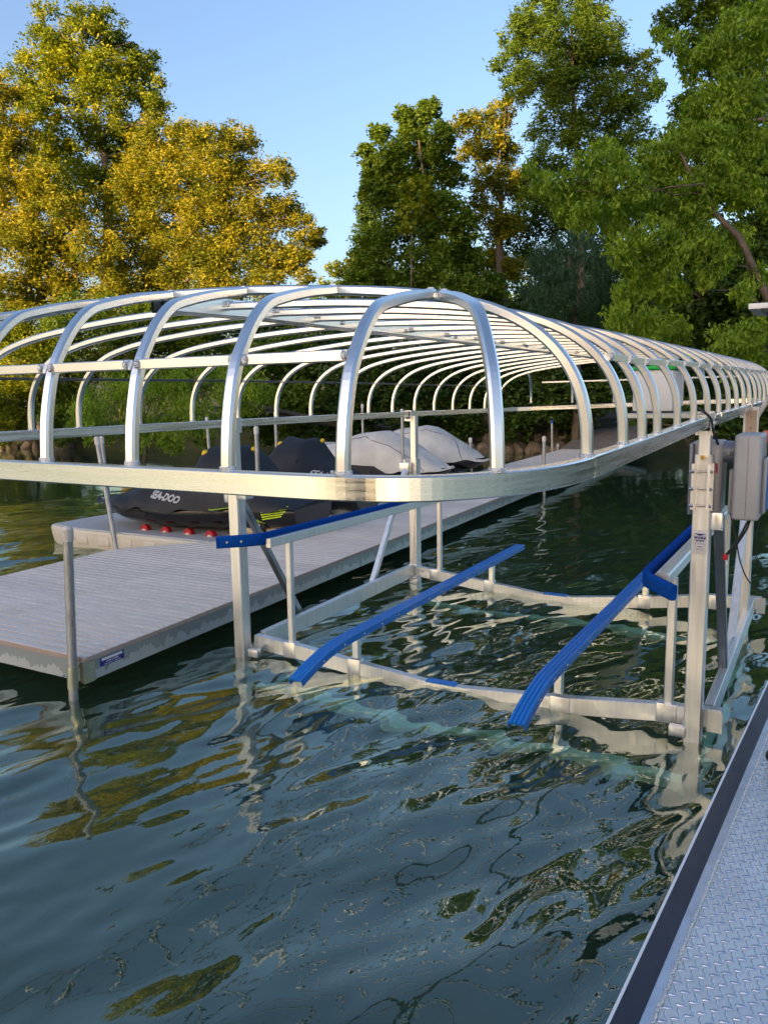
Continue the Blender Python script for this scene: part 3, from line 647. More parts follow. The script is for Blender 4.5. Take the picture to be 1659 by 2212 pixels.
# corner bracket and pipe sleeve at the near corner
q = MB(); xr = rx(-1.0); q.box(xr + .0045, xr + .009, -1.036, -.96, .1, .225); q.box(xr - .03, xr + .009, -1.041, -1.0365, .1, .225); q.build('corner_bracket', ZINC, dock)
q = MB(); [q.tube([(xr + .009, -.985, z), (xr + .015, -.985, z)], .008, 8) for z in (.14, .19)]; q.build('bracket_rivets', BOLT, dock)
def leg(b, t, ztop, r=.024, cap=CAPW, name='leg', parent=None, zb=-1.7, capr=1.18, mat=None):
    parent = parent or dock
    bx, by, bz = b; tx, ty = t; sl = ((tx - bx) / (ztop - bz), (ty - by) / (ztop - bz))
    P = lambda z: (bx + sl[0] * (z - bz), by + sl[1] * (z - bz), z)
    o_ = MB().tube([P(zb), P(ztop - .02)], r, 14).build(name, mat or GALV, parent)
    q = MB(); q.tube([P(ztop - .075), P(ztop - .012), P(ztop - .004)], r * capr, 14); c = P(ztop - .012); q.ell(c, (r * capr, r * capr, r), 14, 8); q.build('cap', cap, o_)
    return o_
leg((-.395, -1.08, 0), (-.335, -1.08), 1.069, .0285)
q = MB(); q.tube([(-.391, -1.08, .08), (-.383, -1.08, .22)], .034, 16); q.build('pipe_sleeve', ZINC, dock)
q = MB(); q.tube([(-.41, -1.1, .16), (-.425, -1.125, .16)], .006, 8); q.build('set_screw', BOLT, dock)
leg((-2.93, 1.56, .27), (-3.11, 1.56), 1.42, .025, zb=-1.6)
leg((-2.2, 3.03, .27), (-2.19, 3.03), 1.47, .025)
leg((-2.164, 4.536, .27), (-2.162, 4.536), .83, .024)
leg((-.31, 3.344, 0), (-.318, 3.344), .98, .024); q = MB().tube([(-.31, 3.344, .1), (-.31, 3.344, .2)], .03, 14).build('pipe_sleeve', ZINC, dock)
leg((-2.7, 7.5, .27), (-2.71, 7.5), 1.56, .026); leg((-2.6, 10.115, .27), (-2.62, 10.115), .943, .03)
leg((-.86, 9.279, 0), (-.87, 9.279), 1.036, .03); leg((-3.05, 16.6, 0), (-3.08, 16.6), 1.05, .03, CAPB)
leg((-1.3, 11.3, 0), (-1.3, 11.3), .35, .03); leg((-3.0, 16.9, .0), (-3.0, 16.9), .4, .03)
# blue maker's sticker on the frame
xs_ = rx(-.8) + .0042
q = MB().add([(rx(-.913) + .0045, -.913, .165), (rx(-.71) + .0045, -.71, .165), (rx(-.71) + .0045, -.71, .222), (rx(-.913) + .0045, -.913, .222)], [(0, 1, 2, 3)]); q.build('sticker', NAVY, dock)
q = MB().add([(rx(-.9) + .0055, -.9, .2), (rx(-.725) + .0055, -.725, .2), (rx(-.725) + .0055, -.725, .217), (rx(-.9) + .0055, -.9, .217)], [(0, 1, 2, 3)])
ux = (DX, 1, 0)
text_on(q, 'Docks and Lifts', .016, (xs_ + .0014, -.81, .19), ux, (0, 0, 1), font_shear=.3); text_on(q, 'CLEAR LAKE, WIS  •  800-459-4590', .009, (xs_ + .0014, -.812, .174), ux, (0, 0, 1), sx=1.05)
q.build('sticker_lettering', WPRINT, dock)
# ramp from the dock's end up to the shore
ramp_o = empty('shore_ramp', (-2.2, 18.5, .3), 'weathered wooden ramp rising from the dock end to the bank', 'ramp')
q = MB(); a0, a1 = Vector((-2.15, YE, ZD)), Vector((-2.4, 24, 1.15)); n_ = 60
for i in range(n_):
    p = a0.lerp(a1, i / n_); p2 = a0.lerp(a1, (i + .93) / n_); w_ = .85
    q.add([(p.x - w_, p.y, p.z - .03), (p.x + w_, p.y, p.z - .03), (p2.x + w_, p2.y, p2.z - .03), (p2.x - w_, p2.y, p2.z - .03), (p.x - w_, p.y, p.z), (p.x + w_, p.y, p.z), (p2.x + w_, p2.y, p2.z), (p2.x - w_, p2.y, p2.z)],
          [(3, 2, 1, 0), (4, 5, 6, 7), (0, 1, 5, 4), (1, 2, 6, 5), (2, 3, 7, 6), (3, 0, 4, 7)])
q.build('boards', simple('weathered wood', (.16, .13, .1), .85, c2=(.26, .22, .18), ns=6), ramp_o)
q = MB()
for s_ in (-.8, .8): q.bar(a0 + Vector((s_, 0, -.09)), a1 + Vector((s_, 0, -.09)), .05, .1)
q.build('stringers', GALV, ramp_o)
leg((-3.3, 20.5, .4), (-3.3, 20.5), 1.1, .03, parent=ramp_o, zb=-.3)

# ------------------------------------------------------------ floats and covered jet skis
def smooth_poly(P, r, seg=5):
    out = []; n_ = len(P)
    for i in range(n_):
        p0, p1, p2 = Vector(P[i - 1]), Vector(P[i]), Vector(P[(i + 1) % n_]); a = (p0 - p1).normalized(); b_ = (p2 - p1).normalized(); rr = r[i] if isinstance(r, (list, tuple)) else r
        s0, s1 = p1 + a * rr, p1 + b_ * rr
        for t in np.linspace(0, 1, seg): out.append(s0 * (1 - t) ** 2 + p1 * 2 * t * (1 - t) + s1 * t * t)
    return out
def float_dock(x0, x1, y0, y1, label, group, dirn):
    t = empty('float', ((x0 + x1) / 2, (y0 + y1) / 2, 0), label, 'float', group)
    P = [(x0, y0 + .15), (x0 + .5, y0), (x1, y0), (x1, y1), (x0 + .5, y1), (x0, y1 - .15)] if dirn < 0 else [(x0, y0), (x1 - .4, y0), (x1, y0 + .15), (x1, y1 - .15), (x1 - .4, y1), (x0, y1)]
    rr = [.12, .3, .05, .05, .3, .12] if dirn < 0 else [.05, .3, .12, .12, .3, .05]
    L0 = smooth_poly(P, rr); c = sum(L0, Vector((0, 0))) / len(L0); k = len(L0)
    ring = lambda s_, z: [(c.x + (p.x - c.x) * s_, c.y + (p.y - c.y) * s_, z) for p in L0]
    rings = [ring(.94, -.12), ring(.97, 0), ring(.99, .1), ring(1, .185), ring(.996, .205), ring(.985, .22)]
    q = MB(); vs = [v for r_ in rings for v in r_]
    q.add(vs, [(i * k + j, i * k + (j + 1) % k, (i + 1) * k + (j + 1) % k, (i + 1) * k + j) for i in range(5) for j in range(k)], True); q.add(rings[0], [tuple(range(k))[::-1]])
    q.add(rings[-1], [tuple(range(k))])
    # moulded recesses read as raised ribs along the side
    for x in np.arange(x0 + .7, x1 - .2, .38): q.rbox(x, x + .2, y0 - .004, y0 + .04, .05, .16, .015)
    q.build('body', FLOAT, t)
    q = MB(); tt = ring(.93, .2205); q.add(tt + ring(.925, .232), [(j, (j + 1) % k, k + (j + 1) % k, k + j) for j in range(k)] + [tuple(range(k, 2 * k))]); q.build('tread', FLOATT, t)
    return t
def ski(x_st, yc, L_, W_, dirn, zb, top, cover_m, hull_m, label, cover_bottom=.33, yaw=0, seed=1):
    t = empty('jet_ski', (x_st + dirn * L_ / 2, yc, zb), label, 'jet ski', 'covered jet skis on the floats')
    rg = np.random.default_rng(seed); ss = np.linspace(0, 1, 56)
    # plan half width from stern (0) to bow (1)
    hw = lambda s_: W_ / 2 * float(np.interp(s_, [0, .05, .3, .6, .8, .92, .98, 1], [.8, .92, 1, .97, .78, .48, .25, .06]))
    zg = lambda s_: zb + float(np.interp(s_, [0, .25, .5, .8, 1], [.36, .36, .31, .32, .34]))
    zk = lambda s_: zb + float(np.interp(s_, [0, .6, .8, .93, 1], [.02, .0, .04, .14, .3]))
    q = MB(); k = 11; vs = []
    for s_ in ss:
        x = x_st + dirn * s_ * L_; h, g_, kk = hw(s_), zg(s_), zk(s_)
        sec = [(-1, 1), (-1.03, .8), (-.97, .52), (-.86, .36), (-.45, .1), (0, 0), (.45, .1), (.86, .36), (.97, .52), (1.03, .8), (1, 1)]
        vs += [(x, yc + a * h, kk + (g_ - kk) * b_) for a, b_ in sec]
    n_ = len(ss)
    q.add(vs, [(i * k + j, i * k + (j + 1) % k, (i + 1) * k + (j + 1) % k, (i + 1) * k + j) for i in range(n_ - 1) for j in range(k)], True); q.add(vs[:k], [tuple(range(k))])
    pc_ = (x_st + dirn * L_ / 2, yc); hull = q.rot(R(yaw), pc_).build('hull', hull_m, t)
    # cover
    k = 41; vs = []; P0, P1 = rg.uniform(0, 6, 8), rg.uniform(0, 6, 8)
    for i, s_ in enumerate(ss):
        x = x_st + dirn * (s_ * L_ * 1.012 - .006); h = hw(s_) * 1.05 + .012
        zt = zb + float(np.interp(s_, [p[0] for p in top], [p[1] for p in top])); base = zg(s_) - .04 + (.02 * math.sin(s_ * 31 + P0[0]) + .012 * math.sin(s_ * 57)); zt = max(zt, base + .03)
        sh = float(np.interp(s_, [p[0] for p in top], [p[2] for p in top]))   # 1 = full round, small = narrow hump
        for j in range(k):
            a = math.pi * j / (k - 1); ca, sa = math.cos(a), math.sin(a)
            u = math.copysign(abs(ca) ** (.8), ca)
            zz = base + (zt - base) * (sa ** sh)
            wr_ = .012 * math.sin(s_ * 40 + 5 * u + P0[1]) * sa + .022 * (abs(math.sin(s_ * 13 - 4 * u + P0[2])) ** .6 - .6) * (.3 + abs(ca)) + .012 * abs(math.sin(s_ * 55 + 6 * a + P1[1])) * abs(ca) + .014 * abs(math.sin(9 * s_ + 5 * u + P1[2]))
            nrm = (ca, sa)
            vs.append((x + .006 * math.sin(9 * a + 20 * s_), yc - u * h - nrm[0] * wr_, zz + nrm[1] * wr_ * .7))
    q = MB(); q.add(vs, [(i * k + j, i * k + j + 1, (i + 1) * k + j + 1, (i + 1) * k + j) for i in range(n_ - 1) for j in range(k - 1)], True)
    q.add(vs[:k], [tuple(range(k))]); q.add(vs[-k:], [tuple(range(k))])
    cov = q.rot(R(yaw), pc_).build('cover', cover_m, t)
    return t, hull, cov
def bvh_of(o):
    me = o.data; l = wloc(o); return BVHTree.FromPolygons([v.co + l for v in me.vertices], [tuple(p.vertices) for p in me.polygons])
def decal(mb, bv, vs, fs, off=.006, d=Vector((0, 1, 0)), back=6):
    out = []; last = None
    for v in vs:
        v = Vector(v); h = bv.ray_cast(v - d * back, d, back * 2)
        p = (h[0] - d * off) if h[0] is not None else (Vector((v.x, last.y if last else v.y, v.z))); last = p; out.append(p)
    mb.add(out, fs)
def decal_text(body, size, cx, cz, ang, y, bv, mat, parent, name='lettering', **k):
    vs, fs = textmesh(body, size, **k); ca, sa = math.cos(ang), math.sin(ang)
    W = [(cx + v.x * ca - v.y * sa, y, cz + v.x * sa + v.y * ca) for v in vs]
    q = MB(); decal(q, bv, W, fs, .012); return q.build(name, mat, parent)
def quad_decal(q, bv, P, y, nx=6, nz=3):
    (a, b_, c, d) = [Vector((p[0], y, p[1])) for p in P]; vs = []; 
    for i in range(nx + 1):
        for j in range(nz + 1): u, v = i / nx, j / nz; vs.append((a * (1 - u) + b_ * u) * (1 - v) + (d * (1 - u) + c * u) * v)
    decal(q, bv, vs, [(i * (nz + 1) + j, (i + 1) * (nz + 1) + j, (i + 1) * (nz + 1) + j + 1, i * (nz + 1) + j + 1) for i in range(nx) for j in range(nz)])
def hatch(bv, x0, x1, z0, z1, y, mat, parent):
    q = MB(); m_ = (x0 + x1) / 2
    for i in range(5):   # left half leans one way, right half the other
        t = i / 5; w_ = .015; h = (z1 - z0); Lh = (x1 - x0) * .46
        za = z1 - t * h * .75
        quad_decal(q, bv, [(x0 + t * .12, za), (x0 + Lh * .8 + t * .02, za - h * .35), (x0 + Lh * .8 + t * .02, za - h * .35 - w_), (x0 + t * .12, za - w_)], y)
        quad_decal(q, bv, [(m_ + .02, za - h * .25), (x1 - t * .1, za), (x1 - t * .1, za - w_), (m_ + .02, za - h * .25 - w_)], y)
    for i in range(4):
        quad_decal(q, bv, [(m_ - .12 + i * .035, z0 + .3 * (z1 - z0) - i * .02), (m_ - .105 + i * .035, z0 + .3 * (z1 - z0) - i * .02), (m_ - .06 + i * .035, z0 - .03), (m_ - .075 + i * .035, z0 - .03)], y, 2, 4)
    q.build('side_graphic', mat, parent)
FLG = 'cream drive on floats beside the dock'
fA = float_dock(-5.25, -2.32, 2.38, 3.8, 'nearest cream float under the jet ski with the lime stripes', FLG, -1)
fB = float_dock(-5.1, -2.42, 3.95, 5.35, 'second cream float, under the jet ski with the small blue stripes', FLG, -1)
fC = float_dock(-5.6, -2.6, 7.25, 8.75, 'cream float under the grey covered jet ski with white lettering', FLG, 1)
fD = float_dock(-5.8, -2.75, 9.3, 10.8, 'farthest cream float, under the last grey covered jet ski', FLG, 1)
leg((-3.88, 2.36, .25), (-3.96, 2.36), 1.37, .025, parent=fA, name='anchor_post', zb=.2)
leg((-4.9, 5.28, .3), (-4.95, 5.28), 1.5, .024, parent=fB, name='anchor_post', zb=.2); leg((-5.2, 7.35, .3), (-5.2, 7.35), 1.52, .026, parent=fC, name='anchor_post', zb=.2)
leg((-5.4, 10.7, .3), (-5.4, 10.7), 1.6, .026, parent=fD, name='anchor_post', zb=.2)
topA = [(0, 0.33, 1), (0.03, 0.41, 1), (0.1, 0.53, 1.1), (0.2, 0.71, 1.5), (0.25, 0.9, 1.3), (0.28, 1.0, 1.1), (0.34, 0.98, 1.1), (0.41, 1.01, 1.2), (0.45, 0.84, 1.5), (0.5, 0.73, 1.5), (0.6, 0.64, 1.4), (0.7, 0.54, 1.2), (0.78, 0.46, 1.1), (0.9, 0.35, 1), (1, 0.27, 1)]
ZS = .24
jA, hA, cA = ski(-1.62, 3.14, 3.05, 1.12, -1, ZS, topA, COVB, HULL, 'black covered jet ski nearest the camera with lime green stripes on its hull', yaw=7, seed=3)
jB, hB, cB = ski(-1.8, 4.72, 2.95, 1.12, -1, ZS, topA, COVB, HULL, 'black covered jet ski with a small bag and blue stripes, second from the camera', yaw=7, seed=5)
topG = [(0, 0.32, 1), (0.05, 0.46, 1), (0.17, 0.71, 1.2), (0.3, 0.71, 1.6), (0.39, 0.73, 1.5), (0.42, 0.86, 1.1), (0.48, 0.89, 1), (0.6, 0.94, 0.9), (0.66, 0.9, 1), (0.76, 0.73, 1.05), (0.88, 0.49, 1), (0.96, 0.33, 1), (1, 0.25, 1)]
jC, hC, cC = ski(-5.3, 8.0, 3.25, 1.25, 1, ZS, topG, COVG, HULL, 'grey and black covered jet ski with white lettering on its flank', seed=8)
jD, hD, cD = ski(-5.5, 10.05, 3.25, 1.25, 1, ZS, topG, COVG, HULL, 'grey covered jet ski farthest from the camera, nearest the rock bank', seed=9)
bA, bB, bC, bD = bvh_of(cA), bvh_of(cB), bvh_of(cC), bvh_of(cD); bhA, bhB = bvh_of(hA), bvh_of(hB)
decal_text('SEA-DOO', .11, -3.22, .67, -.1, 2.3, bA, WPRINT, cA, bold=.006, font_shear=.3); decal_text('Spark', .2, -2.75, .86, -.1, 2.3, bA, LGREY, cA, font_shear=.35, bold=.002)
hatch(bhA, -2.3, -1.62, .44, .62, 2.3, LIME, hA); hatch(bhB, -2.45, -1.9, .46, .6, 4.0, PERI, hB)
decal_text('SEA-DOO', .1, -2.2, .78, -.15, 4.0, bB, WPRINT, cB, bold=.003, font_shear=.25)
decal_text('GTX-i', .24, -4.2, .66, .08, 7.2, bC, WPRINT, cC, bold=.006, font_shear=.5)
q = MB(); quad_decal(q, bC, [(-4.6, .3), (-2.6, .3), (-3.2, .62), (-3.7, .64)], 7.2, 14, 6); q.build('black_panel', COVB, cC)
q = MB(); quad_decal(q, bD, [(-4.2, .3), (-2.8, .3), (-3.3, .66), (-3.9, .66)], 9.2, 14, 6); q.build('black_panel', COVB, cD)
def piping(bv, P, y, parent):
    q = MB(); vs = []
    for a, b_ in zip(P[:-1], P[1:]):
        for t in np.linspace(0, 1, 8, endpoint=False):
            v = Vector((lerp(a[0], b_[0], t), y, lerp(a[1], b_[1], t))); h = bv.ray_cast(v - Vector((0, 6, 0)), Vector((0, 1, 0)), 12)
            if h[0] is not None: vs.append(h[0])
    if len(vs) > 2: q.tube(vs, .006, 5).build('piping', RUB, parent)
piping(bC, [(-4.9, .88), (-4.1, .98), (-3.5, 1.1), (-3.0, .95), (-2.5, .68), (-2.3, .45)], 7.0, cC); piping(bD, [(-4.0, 1.0), (-3.4, 1.12), (-3.0, 1.0), (-2.7, .75), (-2.55, .5)], 9.0, cD)
for (c, yc, xh) in ((cA, 3.05, -2.83), (cB, 4.7, -2.98)):
    q = MB(); q.ell((xh, yc - .17, 1.16), (.045, .05, .05), 8, 6); q.ell((xh + .5, yc + .1, 1.21), (.03, .04, .03), 8, 6); q.build('yellow_vent', YEL, c)
q = MB().rbox(-2.75, -2.55, 4.28, 4.36, .84, .98, .03, 4).build('bag', COVB, cB)
# hull side bracket
q = MB(); quad_decal(q, bhA, [(-4.1, .5), (-3.5, .47), (-3.62, .38), (-4.0, .4)], 2.3, 6, 3); q.build('hull_bracket', simple('dull black', (.02, .02, .022), .7), hA)
q = MB(); quad_decal(q, bhA, [(-4.0, .52), (-3.88, .515), (-3.88, .49), (-4.0, .495)], 2.3, 2, 1); q.build('registration_tag', WPRINT, hA)
# red rollers and stern blocks
for x in (-3.67, -3.33, -2.97, -2.63):
    w_ = MB().tube([(x, 2.66, .24), (x, 2.72, .24)], .06, 18).build('roller', RED, fA); MB().tube([(x, 2.652, .22), (x, 2.728, .22)], .035, 12).build('roller_hub', FLOAT, w_)
for (fl, xs0, yy) in ((fA, -2.0, 3.15), (fB, -2.15, 4.7), (fC, -2.7, 7.5)):
    q = MB(); q.ell((xs0 + .02, yy, .3), (.16, .2, .13), 14, 8); q.ell((xs0 - .3, yy - .1, .3), (.14, .15, .08), 12, 8); q.build('stern_stop', FLOAT, fl)
for (hh, xs0, yy) in ((hA, -2.05, 2.86), (hB, -2.15, 4.45)):
    q = MB(); q.rbox(xs0 - .2, xs0 + .1, yy - .05, yy + .08, .34, .44, .02); q.build('sponson', simple('sponson black', (.015, .015, .017), .5), hh)
    q = MB(); [q.tube([(xs0 + dx, yy - .05, .39), (xs0 + dx, yy - .062, .39)], .016, 8) for dx in (-.08, .03)]; q.build('sponson_bolts', BOLT, hh)
q = MB(); q.tube([(-1.7, 3.0, .55), (-1.76, 2.98, .46), (-1.72, 2.98, .38), (-1.84, 2.95, .3)], .009, 7); q.build('mooring_rope', GALV, jA)

# ------------------------------------------------------------ work barge the camera stands on
barge = empty('work_barge', (4.6, -3, .42), 'work barge deck edge with black strip and shiny tread plate', 'barge')
e = Vector((.0598, .9982, 0)); s_ = Vector((.9982, -.0598, 0)); B0 = Vector((3.2, -2.554, 0)); ZB = .42
def bp_(a, t, z): return B0 + s_ * a + e * t + Vector((0, 0, z))
def bslab(a0, a1, t0, t1, z0, z1, nm, mat):
    V = [bp_(a0, t0, z0), bp_(a1, t0, z0), bp_(a1, t1, z0), bp_(a0, t1, z0), bp_(a0, t0, z1), bp_(a1, t0, z1), bp_(a1, t1, z1), bp_(a0, t1, z1)]
    return MB().add(V, [(3, 2, 1, 0), (4, 5, 6, 7), (0, 1, 5, 4), (1, 2, 6, 5), (2, 3, 7, 6), (3, 0, 4, 7)]).build(nm, mat, barge)
T0, T1 = -4.0, 2.9
bslab(0.004, 3.2, T0, T1, -.4, ZB - .02, 'hull_box', simple('barge hull', (.1, .1, .11), .5, .4))
bslab(-.004, .0035, T0, T1, ZB - .2, ZB + .001, 'edge_lip', WHITE)
bslab(.0038, .058, T0, T1, ZB - .0195, ZB + .0015, 'rub_strip', BLK)
bslab(.0585, .0835, T0, T1, ZB - .0195, ZB, 'edge_bar', simple('edge bar aluminium', (.5, .52, .56), .32, .85, c2=(.68, .7, .74), ns=10, bump=.1))
q = MB(); wr2 = np.random.default_rng(5)
for t in np.arange(T0 + .02, T1, .0055):
    c = bp_(.0845 + .0012 * wr2.normal(), t, ZB - .001); q.ell(c, (.0055, .0035, .0026 + .0006 * wr2.random()), 7, 4)
q.build('weld_bead', WELD, barge)
bslab(.086, 3.2, T0, T1, ZB - .0195, ZB - .003, 'deck_plate', PLATE)
pt = 0.0235; V = []; Fq = []; nl = 0
base = []
for ring_i, (sl, sw, h) in enumerate(((1, 1, 0), (.7, .35, .0034))):
    for k in range(8):
        a = 2 * math.pi * k / 8; base.append((math.cos(a) * .0145 * sl, math.sin(a) * .0036 * sw, h))
base = np.array(base)
lf = [(k, (k + 1) % 8, 8 + (k + 1) % 8, 8 + k) for k in range(8)]
LV = []; LFs = []; ct = 0
for i in range(int(1.5 / pt)):
    for j in range(int(4.75 / pt)):
        a = .1 + i * pt; t = -1.85 + j * pt
        if a > 1.0 and t > 0: continue
        an = R(38) if (i + j) % 2 == 0 else R(-38 + 90 - 14)
        an = R(20) if (i + j) % 2 == 0 else R(110)
        an += wr2.normal() * .04; z_ = wr2.uniform(.85, 1.08); ca, sa = math.cos(an) * z_, math.sin(an) * z_; P = np.stack([base[:, 0] * ca - base[:, 1] * sa + a, base[:, 0] * sa + base[:, 1] * ca + t, base[:, 2]], 1)
        LV.append(P); LFs += [tuple(x + ct for x in f_) for f_ in lf] + [tuple(range(ct + 8, ct + 16))]; ct += 16
LV = np.concatenate(LV); mb = MB(); Wv = np.outer(LV[:, 0], np.array(s_)) + np.outer(LV[:, 1], np.array(e)) + np.array(B0); Wv[:, 2] = ZB - .0031 + LV[:, 2]
mb.add(Wv.tolist(), LFs, True); mb.build('tread_pattern', simple('tread lug', (.75, .77, .82), .22, .9, c2=(.5, .52, .56), ns=60), barge)
knob = empty('knob', (3.455, -1.0, ZB), 'round black knob at the right edge of the barge deck', 'knob')
MB().ell((3.437, -1.05, .47), (.032, .032, .032), 20, 14).build('ball', simple('glossy black', (.01, .01, .01), .2), knob); MB().tube([(3.437, -1.05, ZB), (3.437, -1.05, .45)], .008, 10).build('stem', BOLT, knob)
